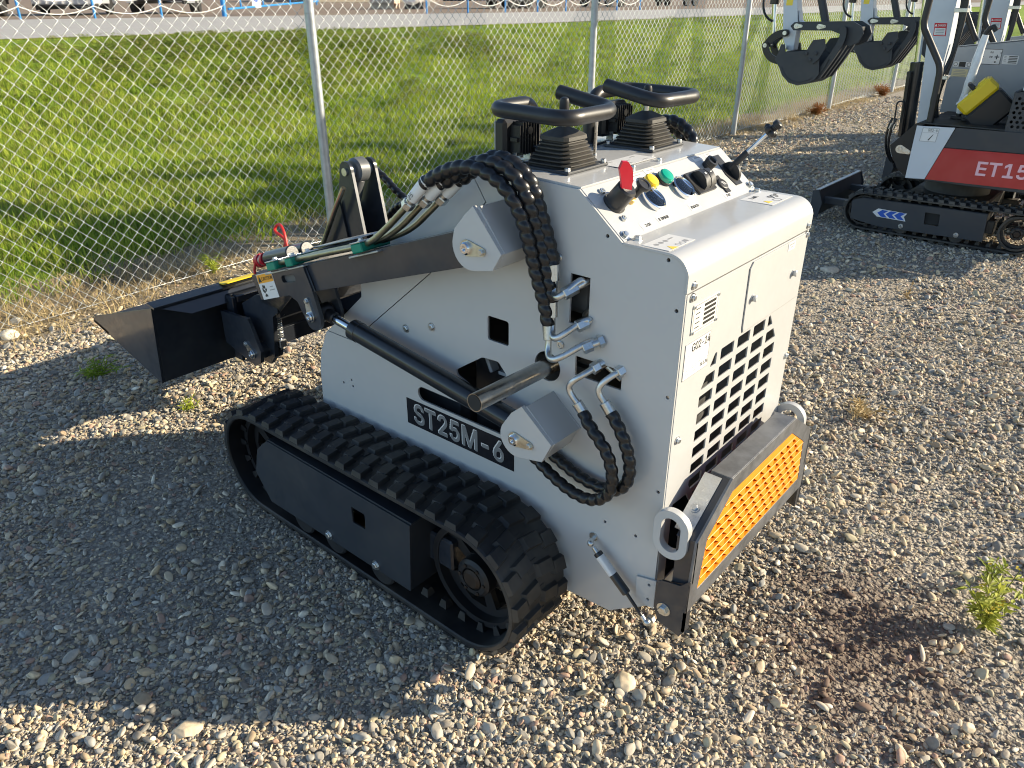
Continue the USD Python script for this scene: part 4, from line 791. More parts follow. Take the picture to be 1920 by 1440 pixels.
obj('label_smallprint', [card(np.array([1.348, .4378, .806]) - vA * (.004 + .010 * k) + uA * .022, uA, vA, nS, .018 + .012 * k, .003, .0003) for k in range(2)], 'print_grey', q)

# front cross tube, tilt cylinder tower, quick couplers with red caps
obj('cross_tube', [rbox((1.40, 0, .80), (.09, .72, .075), .008, roty(17)), rbox((1.66, 0, .60), (.08, .50, .08), .01)], 'charcoal_paint', L)
twp = Polygon([(1.405 + .030 * math.cos(a), 1.088 + .030 * math.sin(a)) for a in np.linspace(-.25, 3.0, 12)] + [(1.337, .880), (1.36, .815), (1.58, .780), (1.585, .815), (1.520, .870), (1.452, 1.015)])
for s in (1, -1):
    q = obj('tower_plate', [plate(twp, 'xz', *sorted((s * .044, s * .056)))], 'charcoal_paint', L)
    obj('pin', cyl((1.405, s * .056, 1.084), (1.405, s * .062, 1.084), .013, 18), 'zinc_yellow', q)
    obj('bare_edge', strip([(1.3745, 1.085), (1.3365, .884)], *sorted((s * .0445, s * .0555)), .002), 'charcoal_edge', q)  # pale strip paints the sunlit rear edge of the dark plate
    obj('gusset', plate(Polygon([(1.44, .985), (1.50, .86), (1.62, .79), (1.40, .80)]), 'xz', *sorted((s * .060, s * .066))), 'charcoal_paint', q)
tc = obj('tilt_cylinder', [cyl((1.405, -.026, 1.084), (1.405, .026, 1.084), .040, 26, .008), cyl((1.412, 0, 1.06), (1.50, 0, .86), .026, 24, .004), cyl((1.47, 0, .94), (1.66, 0, .58), .034, 24, .004)], 'grey_cast', L)
obj('spacer', [cyl((1.405, s * .026, 1.084), (1.405, s * .045, 1.084), .019, 20) for s in (1, -1)], 'charcoal_edge', tc)
obj('tower_pipe', tube(fillet([(1.545, .09, .80), (1.519, .09, .835), (1.425, .09, .978), (1.385, .085, 1.04)], .04), .0085, 10), 'olive_pipe', L)
obj('spiral_hose', hose([(1.50, -.15, 1.045), (1.472, -.16, 1.027), (1.429, -.16, 1.000), (1.375, -.16, .970), (1.326, -.16, .951), (1.27, -.17, .93)], .014), 'black_hose', L)
obj('spiral_hose', hose([(1.49, -.15, .87), (1.454, -.16, .891), (1.411, -.16, .925), (1.352, -.16, .947), (1.30, -.17, .96)], .014), 'black_hose', L)
cpb = obj('coupler_block', [cyl((1.33, .345, .893), (1.468, .345, .847), .024, 22, .003), cyl((1.33, .290, .893), (1.468, .290, .847), .024, 22, .003), rbox((1.30, .25, .890), (.18, .16, .008), .001, roty(18))], 'charcoal_paint', L)
for k, y in enumerate((.345, .290)):
    q = obj('quick_coupler', [cyl((1.468, y, .847), (1.500, y, .835), .015, 18), cyl((1.500, y, .835), (1.512, y, .831), .019, 18)], 'zinc', L)
    obj('dust_cap', [cyl((1.482, y, .843), (1.494, y, .838), .0215, 18), cyl((1.506, y, .834), (1.530, y, .825), .0225, 18, .003)], 'red_plastic', q)
    obj('cap_strap', tube(spline([(1.518, y + .02, .825), (1.515, y + .03, .79), (1.49, y + .03, .765)], 14), .0045, 8), 'red_rubber', q)
obj('red_loop', tube(spline([(1.425, .300, .875), (1.435, .295, .905), (1.462, .285, .935), (1.500, .280, .935), (1.505, .285, .925), (1.480, .290, .912), (1.455, .30, .865)], 30), .0048, 10), 'red_rubber', L)
obj('coupler_shelf', [rbox((1.24, .20, .920), (.24, .14, .004), .001, roty(18))], 'galvanised', L)

# bucket and its hitch
bw = .550
sd = Polygon([(1.938, .616), (1.984, .306), (2.395, .404), (2.488, .425), (2.470, .452)])
BK = obj('bucket', [plate(sd, 'xz', bw - .008, bw), plate(sd, 'xz', -bw, -bw + .008),
                    strip([(1.944, .614), (1.986, .312)], -bw + .009, bw - .009, .008), strip([(1.990, .308), (2.395, .407)], -bw + .0085, bw - .0085, .008)], 'charcoal_paint', L)
obj('cutting_edge', strip([(2.37, .402), (2.492, .428)], -bw, bw, .014), 'charcoal_paint', BK)
obj('back_lip', [trimesh.convex.convex_hull(np.array([(1.940 - d, yy_ * .549, .622) for yy_ in (-1, 1) for d in (0, .010)] + [(1.900 - d, yy_ * .43, .574) for yy_ in (-1, 1) for d in (0, .010)])), strip([(1.915, .620), (1.965, .628)], -bw, bw, .008)], 'charcoal_paint', BK)
obj('wear_strip', [strip([(2.10, .340), (2.37, .404)], -s * .35 - .03, -s * .35 + .03, .006) for s in (-1, 1)], 'charcoal_paint', BK)
hp_ = Polygon([(1.905, .600), (1.880, .610), (1.80, .56), (1.70, .42), (1.70, .375), (1.735, .362), (1.80, .40), (1.86, .385), (1.93, .37), (1.93, .60)])
hitch = obj('quick_hitch', [plate(Polygon([(.275, .60), (.275, .37), (.25, .335), (-.25, .335), (-.275, .37), (-.275, .60)]).difference(sbox(-.19, .40, .19, .56)), 'yz', 1.895, 1.912)] + [rbox((1.885, y, .47), (.05, .014, .26), .002) for y in (.275, -.275)], 'charcoal_paint', L)
obj('hitch_bar', rbox((1.885, 0, .585), (.04, .52, .03), .004), 'charcoal_paint', hitch)
for y in (.225, -.225):
    sp_ = np.linspace(0, 9 * 2 * np.pi, 150)
    q = obj('latch_spring', tube(np.stack([1.663 + .011 * np.cos(sp_), y + .011 * np.sin(sp_), .475 + .085 * sp_ / sp_[-1]], 1), .0028, 6), 'zinc', L)
    obj('latch_rod', [cyl((1.663, y, .43), (1.663, y, .585), .0055, 10), rbox((1.663, y, .455), (.030, .030, .030), .003), rbox((1.650, y, .575), (.06, .012, .005), .001)], 'zinc', q)
obj('hazard_mark', rbox((1.940, .20, .6335), (.030, .145, .004), .001), 'case_yellow', BK)

# rubber tracks
def track(parent, xf, xr, zf_, zr_, Rf, Rr, y0, y1, belt, lug_h, pitch, mat, two_rows=True, sgn=1):
    """belt round two wheels; R = outer radius at the lug tips"""
    import numpy as np
    r1, r2 = Rf - lug_h, Rr - lug_h                      # belt outer radii
    cf, cr = np.array([xf, zf_]), np.array([xr, zr_]); d = cf - cr; Ld = np.linalg.norm(d); a = math.atan2(d[1], d[0]); b = math.asin((r2 - r1) / Ld)
    def nrm(t): return np.array([math.cos(t), math.sin(t)])
    tt_, tb = a + math.pi / 2 - b, a - math.pi / 2 + b
    A0, A1 = cr + r2 * nrm(tt_), cf + r1 * nrm(tt_); B0, B1 = cf + r1 * nrm(tb), cr + r2 * nrm(tb)
    pts = [A0 + (A1 - A0) * k / 24 for k in range(24)] + [cf + r1 * nrm(t) for t in np.linspace(tt_, tb, 26)] + [B0 + (B1 - B0) * k / 24 for k in range(1, 24)] + [cr + r2 * nrm(t) for t in np.linspace(tb, tt_ - 2 * math.pi, 26)]
    pts = np.array(pts[:-1]); nxt = np.roll(pts, -1, 0); seg = np.linalg.norm(nxt - pts, axis=1); cum = np.r_[0, np.cumsum(seg)]; per = cum[-1]
    tan = np.roll(pts, -1, 0) - np.roll(pts, 1, 0); tan /= np.linalg.norm(tan, axis=1, keepdims=True); nor = np.stack([-tan[:, 1], tan[:, 0]], 1)
    def at(s, h):
        s = np.asarray(s) % per; k = np.clip(np.searchsorted(cum, s, 'right') - 1, 0, len(pts) - 1); f = ((s - cum[k]) / seg[k])[:, None]; k2 = (k + 1) % len(pts)
        p = pts[k] * (1 - f) + pts[k2] * f; n_ = nor[k] * (1 - f) + nor[k2] * f; n_ /= np.linalg.norm(n_, axis=1, keepdims=True); return p + n_ * np.asarray(h)[:, None]
    # belt body: rounded cross-section
    cs = [(y0, -belt * .8), (y0, -.003), (y0 + .006, 0), (y1 - .006, 0), (y1, -.003), (y1, -belt * .8), (y1 - .004, -belt), (y0 + .004, -belt)]
    S_ = np.linspace(0, per, 150, endpoint=False); V, F = [], []
    for (y, h) in cs: q = at(S_, np.full(len(S_), h)); V.append(np.stack([q[:, 0], np.full(len(S_), y), q[:, 1]], 1))
    V = np.stack(V, 1).reshape(-1, 3); n = len(cs)
    for i in range(len(S_)):
        for j in range(n):
            i2, j2 = (i + 1) % len(S_), (j + 1) % n; F += [[i * n + j, i * n + j2, i2 * n + j2], [i * n + j, i2 * n + j2, i2 * n + j]]
    belt_m = trimesh.Trimesh(V, np.array(F), process=False); belt_m.fix_normals()
    N = int(round(per / pitch)); w = y1 - y0; ms = [belt_m]; sl_ = per / N
    # tread: two staggered rows of stepped blocks
    def block(poly, s0, h, taper=.82):
        c = np.mean(poly, 0); top = c + (np.array(poly) - c) * taper; k = len(poly); allp = np.vstack([np.c_[poly, np.zeros(k) - .001], np.c_[top, np.full(k, h)]])
        q = at(s0 + allp[:, 0], allp[:, 2]); v = np.stack([q[:, 0], allp[:, 1], q[:, 1]], 1)
        f = [[k + 0, k + i, k + i + 1] for i in range(1, k - 1)] + [[i, (i + 1) % k, k + (i + 1) % k] for i in range(k)] + [[i, k + (i + 1) % k, k + i] for i in range(k)]
        m = trimesh.Trimesh(v, f, process=False); cen = v.mean(0)
        fc = np.array(f); nn = np.cross(v[fc[:, 1]] - v[fc[:, 0]], v[fc[:, 2]] - v[fc[:, 0]]); out_ = ((v[fc].mean(1) - cen) * nn).sum(1) < 0; fc[out_] = fc[out_][:, ::-1]
        return trimesh.Trimesh(v, fc, process=False)
    for i in range(N):
        s0 = i * sl_
        for row in (0, 1):
            e, c_ = (y1, (y0 + y1) / 2) if row == 0 else (y0, (y0 + y1) / 2); ss = s0 + (sl_ * .5 if row else 0)
            def Y(t): return e + (c_ - e) * t
            ms.append(block([(0, Y(.0)), (.58 * sl_, Y(.0)), (.66 * sl_, Y(.44)), (.12 * sl_, Y(.50))], ss, lug_h, .80))
            ms.append(block([(.26 * sl_, Y(.42)), (.80 * sl_, Y(.38)), (.92 * sl_, Y(.97)), (.40 * sl_, Y(.99))], ss, lug_h * .92, .80))
        ms.append(block([(.15 * sl_, y0 + w * .40), (.55 * sl_, y0 + w * .40), (.55 * sl_, y0 + w * .60), (.15 * sl_, y0 + w * .60)], s0, -belt - .022 if False else .002, 1.))
    bl = obj('rubber_track', ms, mat, parent, smooth=24)
    teeth = []
    for i in range(N):
        for yy2 in (y0 + w * .30, y0 + w * .70):
            poly = np.array([(.2 * sl_, yy2 - w * .07), (.6 * sl_, yy2 - w * .07), (.6 * sl_, yy2 + w * .07), (.2 * sl_, yy2 + w * .07)]); k = 4; c = poly.mean(0); top = c + (poly - c) * .6
            allp = np.vstack([np.c_[poly, np.full(4, -belt + .001)], np.c_[top, np.full(4, -belt - .024)]]); q = at(i * sl_ + allp[:, 0], allp[:, 2])
            teeth.append(trimesh.convex.convex_hull(np.stack([q[:, 0], allp[:, 1], q[:, 1]], 1)))
    obj('drive_tooth', teeth, mat, bl, kind='stuff'); return bl
def wheel(parent, name, c, R, ya, yb, spokes, mat, hub_mat):
    """idler or sprocket: rim, web with openings, hub"""
    ring = Point(0, 0).buffer(R, 28).difference(Point(0, 0).buffer(R * .88, 28)); web = Point(0, 0).buffer(R * .90, 28)
    for k in range(spokes):
        a = 2 * np.pi * k / spokes; 
        web = web.difference(Polygon([(R * r_ * math.cos(a + da), R * r_ * math.sin(a + da)) for r_, da in ((.40, -.34), (.72, -.44), (.74, 0), (.72, .44), (.40, .34))]).buffer(R * .02))
    from shapely.affinity import translate
    m1 = plate(translate(ring, c[0], c[1]), 'xz', ya, yb); m2 = plate(translate(web, c[0], c[1]), 'xz', ya + (yb - ya) * .35, ya + (yb - ya) * .6)
    q = obj(name, [m1, m2], mat, parent)
    o_ = 1 if yb + ya > 0 else -1; ye = yb if o_ > 0 else ya
    obj('hub', [lathe([(R * .36, -.03), (R * .36, .004), (R * .30, .012), (R * .22, .012), (R * .21, .002)], (c[0], ye, c[1]), (0, o_, 0), 26)], mat, q)
    obj('axle_cap', [lathe([(R * .19, 0), (R * .19, .012), (R * .14, .018)], (c[0], ye, c[1]), (0, o_, 0), 18)] + [hexbolt((c[0] + R * .27 * math.cos(a), ye + o_ * .010, c[1] + R * .27 * math.sin(a)), (0, o_, 0), .006, .006, False) for a in np.arange(6) * np.pi / 3], hub_mat, q)
for s in (1, -1):
    y0, y1 = sorted((s * .345, s * .560))
    track(L, 1.385, .444, .199, .203, .197, .203, y0, y1, .018, .0145, .0745, 'rubber')
    wheel(L, 'drive_sprocket', (.444, .203), .158, *sorted((s * .43, s * .498)), 5, 'black_plastic', 'bronze_hub')
    wheel(L, 'front_idler', (1.385, .199), .155, *sorted((s * .43, s * .500)), 5, 'black_satin', 'black_satin')
    tgp = Polygon([(1.270, .342), (1.334, .287), (1.366, .188), (1.299, .097), (.624, .100), (.608, .335)]).difference(rnd([(.860, .281), (.800, .281), (.803, .227), (.860, .225)], .005))
    gd = obj('track_guard', [plate(tgp, 'xz', *sorted((s * .566, s * .572))), strip([(1.270, .342), (.608, .337)], *sorted((s * .44, s * .566)), .006), strip([(.611, .335), (.627, .102)], *sorted((s * .44, s * .566)), .006), strip([(1.268, .342), (1.333, .286)], *sorted((s * .48, s * .566)), .006)], 'charcoal_guard', L)
    for x in (.989, .770): obj('guard_bolt', hexbolt((x, s * .572, .115), (0, s, 0), .011, .008), 'zinc', gd)
    for x in (1.15, .989, .770): 
        q = obj('track_roller', cyl((x, s * .40, .085), (x, s * .556, .085), .052, 24, .006), 'black_satin', L)
    obj('track_frame', [rbox((.92, s * .45, .22), (.78, .09, .10), .006), rbox((.9, s * .36, .25), (.5, .07, .12), .004)], 'charcoal_paint', L)
# ------------------------------------------------------------------ mini excavators in a row along the fence (x forward, y to their left)
EX = thing('mini_excavator', 'nearest grey and red mini excavator, with ET15 lettering, standing right of the loader', 'mini excavator', (1.2, -6.6, 0), group=None)
def X(pts): return [(a - 1.2, b) for a, b in pts]
for s in (1, -1):
    y0, y1 = sorted((s * .30, s * .50))
    track(EX, .50, -.52, .155, .158, .155, .158, y0, y1, .014, .018, .070, 'rubber_dusty')
    wheel(EX, 'drive_sprocket', (-.52, .158), .118, *sorted((s * .40, s * .49)), 7, 'cast_dark', 'bronze_hub')
    wheel(EX, 'front_idler', (.50, .155), .110, *sorted((s * .40, s * .47)), 5, 'cast_dark', 'cast_dark')
    gp_ = Polygon(X([(1.72, .250), (1.785, .225), (1.775, .09), (1.57, .06), (.87, .072), (.88, .262)])).difference(rnd(X([(1.27, .215), (1.17, .215), (1.165, .130), (1.26, .130)]), .006))
    gd = obj('track_guard', [plate(gp_, 'xz', *sorted((s * .498, s * .505))), strip(X([(1.72, .250), (.88, .262)]), *sorted((s * .40, s * .498)), .006), strip(X([(.882, .26), (.872, .075)]), *sorted((s * .40, s * .498)), .006)], 'slate_panel', EX)
    for x in (1.41, 1.04): obj('guard_bolt', hexbolt((x - 1.2, s * .505, .09), (0, s, 0), .012, .008), 'zinc', gd)
    for x in (1.41, 1.04): obj('track_roller', cyl((x - 1.2, s * .36, .075), (x - 1.2, s * .49, .075), .048, 20, .005), 'cast_dark', EX)
    obj('track_frame', rbox((0, s * .40, .165), (.74, .10, .09), .006), 'cast_dark', EX)
    hd = [(0, .5), (.30, .5), (0, -.5)]
    if s > 0:
        ar = obj('arrow_sticker', plate(Polygon(X([(1.625, .160), (1.588, .192), (1.385, .186), (1.402, .160), (1.385, .128), (1.588, .132)])), 'xz', .505, .5058), 'label_white', gd)
        obj('arrow_mark', [plate(Polygon(X([(a, .160), (a - .032, .186), (a - .075, .185), (a - .045, .160), (a - .075, .134), (a - .032, .135)])), 'xz', .5058, .5064) for a in (1.590, 1.530, 1.470)], 'label_blue', ar)
    obj('cover_slot', rbox((1.22 - 1.2, s * .47, .172), (.10, .03, .085), .003), 'dark_void', gd)
obj('undercarriage', [rbox((0, 0, .22), (.55, .62, .16), .01), cyl((0, 0, .28), (0, 0, .42), .22, 30, .004)], 'cast_dark', EX)
# dozer blade
blp = Polygon(X([(2.075, .245), (2.100, .235), (2.080, .15), (2.098, .045), (2.075, .035), (2.045, .15)]))
bd = obj('dozer_blade', [plate(blp, 'xz', -.55, .42), rbox((.68, .30, .15), (.42, .06, .05), .004), rbox((.68, -.30, .15), (.42, .06, .05), .004)] + [plate(Polygon(X([(2.07, .25), (2.115, .235), (2.115, .04), (2.05, .03), (2.03, .15)])), 'xz', *sorted((y, y + .012))) for y in (.42, -.562)], 'slate_panel', EX)
obj('blade_edge', rbox((.882, -.065, .243), (.030, .97, .008), .001), 'galvanised', bd)
# house
PL = .478
white_ = Polygon(X([(1.462, .792), (1.215, .800), (1.332, .437), (1.462, .428)])); red_ = Polygon(X([(1.258, .662), (.10, .690), (.10, .462), (1.331, .437)])); band_ = Polygon(X([(1.213, .800), (1.259, .6635), (.10, .6915), (.10, .812)]))
for s in (1, -1):
    q = obj('body_panel', plate(white_.buffer(-.0012), 'xz', *sorted((s * (PL - .006), s * PL))), 'light_panel', EX)
    obj('red_panel', plate(red_.buffer(-.0012), 'xz', *sorted((s * (PL - .006), s * PL))), 'red_paint', EX)
    obj('dark_panel', plate(band_.buffer(-.0012), 'xz', *sorted((s * (PL - .012), s * (PL - .004)))), 'slate_panel', EX)
    if s > 0:
        obj('model_lettering', text('ET15B', .088, (.885 - 1.2 - .055, PL, .557), (-1, 0, .03), (0, 0, 1), (0, 1, 0), .0008, 1.05, True), 'pink_letter', EX, smooth=False)
        tgq = obj('lot_tag', plate(rnd(X([(1.418, .782), (1.312, .785), (1.318, .693), (1.424, .690)]), .002), 'xz', PL, PL + .0008), 'label_white', EX)
        fr2 = Polygon(X([(1.418, .782), (1.312, .785), (1.318, .693), (1.424, .690)]))
        obj('tag_print', [plate(fr2.difference(fr2.buffer(-.003)), 'xz', PL + .0008, PL + .0012), plate(Polygon(X([(1.414, .752), (1.316, .755), (1.316, .7535), (1.414, .7505)])), 'xz', PL + .0008, PL + .0012)], 'print_grey', tgq)
        obj('tag_lettering', [text('G02-8', .017, (1.352 - 1.2, PL + .0008, .769), (-1, 0, 0), (0, 0, 1), (0, 1, 0), .0003, .8), plate(Polygon(X([(1.345, .742), (1.341, .742), (1.365, .700), (1.372, .703)])), 'xz', PL + .0008, PL + .0012)], 'print_black', tgq, smooth=False)
obj('house_base', [rbox((-.45, 0, .44), (1.42, .94, .03), .004), rbox((.258, 0, .61), (.008, .94, .34), .003), rbox((-.2, 0, .60), (.88, .90, .30), .01)], 'slate_panel', EX)
obj('floor_mat', rbox((-.02, .05, .806), (.56, .80, .010), .003), 'rubber_dusty', EX)
hp2 = Polygon(X([(.925, .80), (.925, 1.04), (.885, 1.05), (.10, 1.05), (.10, .80)]))
ph_ = [Point(x - 1.2 + (j % 2) * .012, z).buffer(.0095, 8) for j, z in enumerate(np.arange(.835, 1.03, .029)) for x in np.arange(.55, .905, .034)]
obj('engine_hood', [plate(hp2.difference(unary_union(ph_)), 'xz', .455, .462), plate(hp2, 'xz', -.462, -.455), rbox((-.28, 0, .93), (.02, .90, .24), .004)], 'slate_panel', EX)
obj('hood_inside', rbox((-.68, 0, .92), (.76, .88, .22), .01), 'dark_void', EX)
obj('seat_box', [rbox((-.70, 0, 1.15), (.78, .92, .22), .02), rbox((-.62, 0, 1.28), (.46, .46, .10), .03), rbox((-.88, 0, 1.50), (.10, .44, .42), .03)], 'light_panel', EX)
cons = Polygon(X([(1.512, .80), (1.512, 1.262), (1.10, 1.318), (.70, 1.36), (.70, .80)]))
cs_ = obj('side_console', [plate(cons, 'xz', -.330, -.318), strip(X([(1.512, 1.262), (1.10, 1.318), (.70, 1.36)]), -.47, -.318, .008)], 'grey_panel', EX)
uE, vE, nE = np.array([-1., 0, 0]), np.array([0, 0, 1.]), np.array([0, 1., 0])
st = obj('control_sticker', card((1.265 - 1.2, -.318, 1.205), uE, vE, nE, .145, .105, .0008), 'label_white', cs_)
obj('sticker_print', [shape(sbox(-.0725, -.0525, .0725, .0525).difference(sbox(-.069, -.049, .069, .049)), (.065, -.3172, 1.205), uE, vE, nE, .0004)] + [card((.065 + a, -.3172, 1.205 + b), uE, vE, nE, w, h, .0004) for a, b, w, h in ((-.045, 0, .03, .006), (-.045, 0, .006, .03), (0, .03, .006, .012), (-.012, .03, .006, .012), (0, .0, .006, .012), (-.012, 0, .006, .012), (.05, 0, .016, .005), (.05, -.015, .010, .008), (-.04, -.034, .010, .010), (-.065, .028, .006, .008))], 'print_black', st)
st = obj('serial_plate', card((1.13 - 1.2, -.318, 1.19), uE, vE, nE, .100, .060, .0008, r=.006), 'label_white', cs_)
obj('plate_print', [card((-.085, -.3172, 1.212 - .0105 * k), uE, vE, nE, .055, .0055, .0004) for k in range(5)] + [card((-.035, -.3172, 1.212 - .0105 * k), uE, vE, nE, .014, .002, .0004) for k in range(4)], 'print_black', st)
st = obj('hazard_sticker', card((1.435 - 1.2, -.318, 1.145), uE, vE, nE, .125, .036, .0008), 'label_white', cs_)
obj('sticker_print', [card((.235, -.3172, 1.145), uE, vE, nE, .045, .034, .0004)] + [shape(Point(0, 0).buffer(.014).difference(Point(0, 0).buffer(.011)), (.235 + a, -.3172, 1.145), uE, vE, nE, .0004) for a in (.045, -.045)], 'print_black', st)
st = obj('cream_notice', card((1.44 - 1.2, -.318, 1.085), uE, vE, nE, .11, .055, .0008), 'label_cream', cs_)
obj('notice_print', [card((.24, -.3172, 1.104 - .011 * k), uE, vE, nE, .085 - .02 * (k == 0), .003, .0004) for k in range(5)], 'print_grey', st)
# swing post, boom, boom cylinder
sw = Polygon(X([(1.47, .80), (1.56, .755), (1.705, .585), (1.680, .515), (1.615, .415), (1.55, .372), (1.47, .372)]))
spv = obj('swing_post', [plate(sw, 'xz', y - .012, y + .012) for y in (.10, -.10)] + [cyl((.32, -.09, .55), (.32, .09, .55), .05, 20)], 'black_satin', EX)
def tear(p, ang, k=1.):
    a_, b_, c_ = keeper((0, 0, 0), ang, .030 * k, .014 * k, .070 * k); m = cat(a_ + [lathe([(.018 * k, .004), (.018 * k, .012), (.010 * k, .012), (.009 * k, .008)], (0, 0, 0), (0, 1, 0), 18), lathe([(.010 * k, .004), (.010 * k, .012)], (.070 * k * math.cos(ang), 0, .070 * k * math.sin(ang)), (0, 1, 0), 6)])
    return T(m, p)
obj('pin_plate', tear((.43, .112, .565), math.pi + .25), 'zinc', spv)
boom = Polygon(X([(1.555, .56), (1.565, .80), (1.615, 1.28), (1.665, 1.60), (1.74, 1.95), (1.93, 2.30), (2.25, 2.52), (2.72, 2.66), (2.76, 2.56), (2.42, 2.40), (2.10, 2.18), (1.92, 1.88), (1.86, 1.60)][:8] + [(2.74, 2.54), (2.30, 2.38), (2.02, 2.18), (1.84, 1.90), (1.70, 1.62)][:0] + [(2.74, 2.78), (2.20, 2.70), (1.80, 2.50), (1.56, 2.10), (1.485, 1.62), (1.475, 1.30), (1.49, .80), (1.50, .56)]))
bm = obj('boom', plate(boom.buffer(-.01).buffer(.01, 4), 'xz', -.065, .075), 'light_panel', EX)
dg = obj('danger_sticker', plate(Polygon(X([(1.594, 1.432), (1.512, 1.432), (1.503, 1.348), (1.585, 1.348)])), 'xz', .075, .0758), 'label_red', bm)
obj('sticker_field', plate(Polygon(X([(1.585, 1.400), (1.515, 1.400), (1.510, 1.354), (1.581, 1.354)])), 'xz', .0758, .0763), 'label_white', dg)
obj('sticker_lettering', [text('DANGER', .012, (1.542 - 1.2, .0758, 1.417), (-1, 0, 0), (0, 0, 1), (0, 1, 0), .0004, .78, True), plate(Polygon(X([(1.590, 1.410), (1.572, 1.410), (1.581, 1.426)])), 'xz', .0758, .0763)], 'label_white', dg, smooth=False)
obj('sticker_print', [plate(sbox(1.548 - 1.2 - .028, 1.390 - .0105 * k, 1.548 - 1.2 + .026, 1.3945 - .0105 * k), 'xz', .0763, .0767) for k in range(4)], 'print_grey', dg)
bc = obj('boom_cylinder', [cyl((1.625 - 1.2, .02, .62), (1.665 - 1.2, .02, 1.17), .046, 24, .004), rbox((1.67 - 1.2, .09, .88), (.03, .03, .46), .006, roty(4))], 'black_cylinder', EX)
obj('cylinder_rod', cyl((1.665 - 1.2, .02, 1.16), (1.74 - 1.2, .02, 2.02), .020, 18), 'chrome', bc)
obj('grab_loop', tube(fillet([(.515, .10, .74), (.518, .12, .90), (.470, .12, .905), (.468, .10, .76)], .03), .006, 8), 'black_satin', bc)
obj('hose', [tube(spline([(.50, .11, .78), (.52, .12, .68), (.515, .10, .56), (.47, .05, .45)], 14), .009, 8), tube(spline([(.535, .09, .78), (.55, .10, .68), (.54, .08, .56), (.49, .03, .45)], 14), .009, 8)], 'black_hose', bc)
obj('hose_fitting', [cyl((.505, .112, .74), (.512, .115, .70), .012, 10), cyl((.535, .092, .74), (.545, .096, .70), .012, 10)], 'zinc', bc)
hb = obj('hose_bundle', [tube(spline([(1.43 - 1.2 + .014 * (k % 2), .10 + .018 * k, .81), (1.445 - 1.2 + .012 * (k % 2), .11 + .018 * k, 1.05), (1.425 - 1.2, .095 + .014 * k, 1.20), (1.43 - 1.2 - .008 * k, .085 + .012 * k, 1.42), (1.465 - 1.2 - .01 * k, .08 + .012 * k, 1.75), (1.56 - 1.2, .08 + .012 * k, 2.15)], 34), .015, 9) for k in range(4)], 'black_hose', EX)
obj('hose_clip', [rbox((1.43 - 1.2, .115, 1.515), (.085, .07, .028), .003), rbox((1.44 - 1.2, .135, 1.085), (.07, .08, .026), .003)], 'zinc', hb)
ro = obj('canopy_frame', [tube(fillet([(1.40 - 1.2, .405, .80), (1.412 - 1.2, .405, 1.17), (1.582 - 1.2, .405, 1.42), (1.575 - 1.2, .405, 1.62), (1.48 - 1.2, .405, 2.44)], .05, 6), .023, 12), tube(fillet([(1.40 - 1.2, -.42, 1.30), (1.412 - 1.2, -.42, 1.32), (1.55 - 1.2, -.42, 1.55), (1.48 - 1.2, -.42, 2.44)], .05, 6), .020, 12), cyl((-.95, .40, 1.1), (-.85, .40, 2.44), .024, 12), cyl((-.95, -.40, 1.1), (-.85, -.40, 2.44), .024, 12)], 'black_satin', EX)
obj('canopy_roof', rbox((-.185, 0, 2.46), (1.53, 1.05, .06), .02), 'light_panel', EX)  # unseen roof, raised and lengthened forward to cast the dark grass band
# travel lever in its plastic sleeve
lvv = obj('travel_lever', tube(spline([(1.29 - 1.2, .10, .83), (1.285 - 1.2, .10, .95), (1.26 - 1.2, .10, 1.25), (1.245 - 1.2, .10, 1.385), (1.225 - 1.2, .10, 1.415), (1.19 - 1.2, .10, 1.39)], 24), .017, 12), 'black_satin', EX)
obj('plastic_sleeve', tube(spline([(1.29 - 1.2, .10, .85), (1.285 - 1.2, .10, .95), (1.27 - 1.2, .10, 1.12), (1.258 - 1.2, .10, 1.27), (1.248 - 1.2, .10, 1.365)], 16), [.022, .026, .030, .028, .026, .028, .031, .030, .028, .027, .031, .029, .026, .025, .024, .021], 12), 'plastic_wrap', lvv)
obj('pedal', [rbox((1.27 - 1.2, .10, .822), (.13, .07, .02), .004), rbox((1.20 - 1.2, .18, .822), (.10, .06, .02), .004)], 'black_satin', EX)
obj('control_lever', [tube(spline([(1.05 - 1.2, -.40, 1.32), (1.04 - 1.2, -.39, 1.44), (1.06 - 1.2, -.38, 1.52)], 10), .014, 10)], 'black_satin', EX)
# dipper, linkage, thumb and bucket
dip = Polygon(X([(2.742, 1.60), (2.70, 1.30), (2.645, 1.205), (2.600, 1.215), (2.595, 1.40), (2.628, 1.58), (2.62, 2.1), (2.60, 2.66), (2.68, 2.82), (2.78, 2.80), (2.78, 2.2)]))
dp = obj('dipper', plate(dip.buffer(-.008).buffer(.008, 4), 'xz', -.045, .045), 'light_panel', EX)
obj('brace', [strip(X([(2.606, 1.50), (2.590, 1.43), (2.540, 1.395)]), -.03, .03, .010)], 'light_panel', dp)
obj('pinch_sticker', plate(sbox(2.660 - 1.2, 1.536, 2.712 - 1.2, 1.60), 'xz', .045, .0458), 'label_yellow', dp)
bcy = obj('bucket_cylinder', [cyl((2.83 - 1.2, 0, 1.545), (2.82 - 1.2, 0, 2.15), .036, 20, .003)], 'black_cylinder', EX)
obj('bucket_rod', cyl((2.80 - 1.2, 0, 1.30), (2.83 - 1.2, 0, 1.56), .0175, 16), 'chrome', bcy)
obj('link_hose', tube(spline([(2.80 - 1.2, .05, 1.42), (2.86 - 1.2, .06, 1.46), (2.90 - 1.2, .05, 1.62), (2.86 - 1.2, .04, 1.9)], 16), .009, 8), 'black_hose', bcy)
from shapely.geometry import LineString as LS
def curve(pts, w): return LS(spline([(a - 1.2, b) for a, b in pts], 14)).buffer(w, 8)
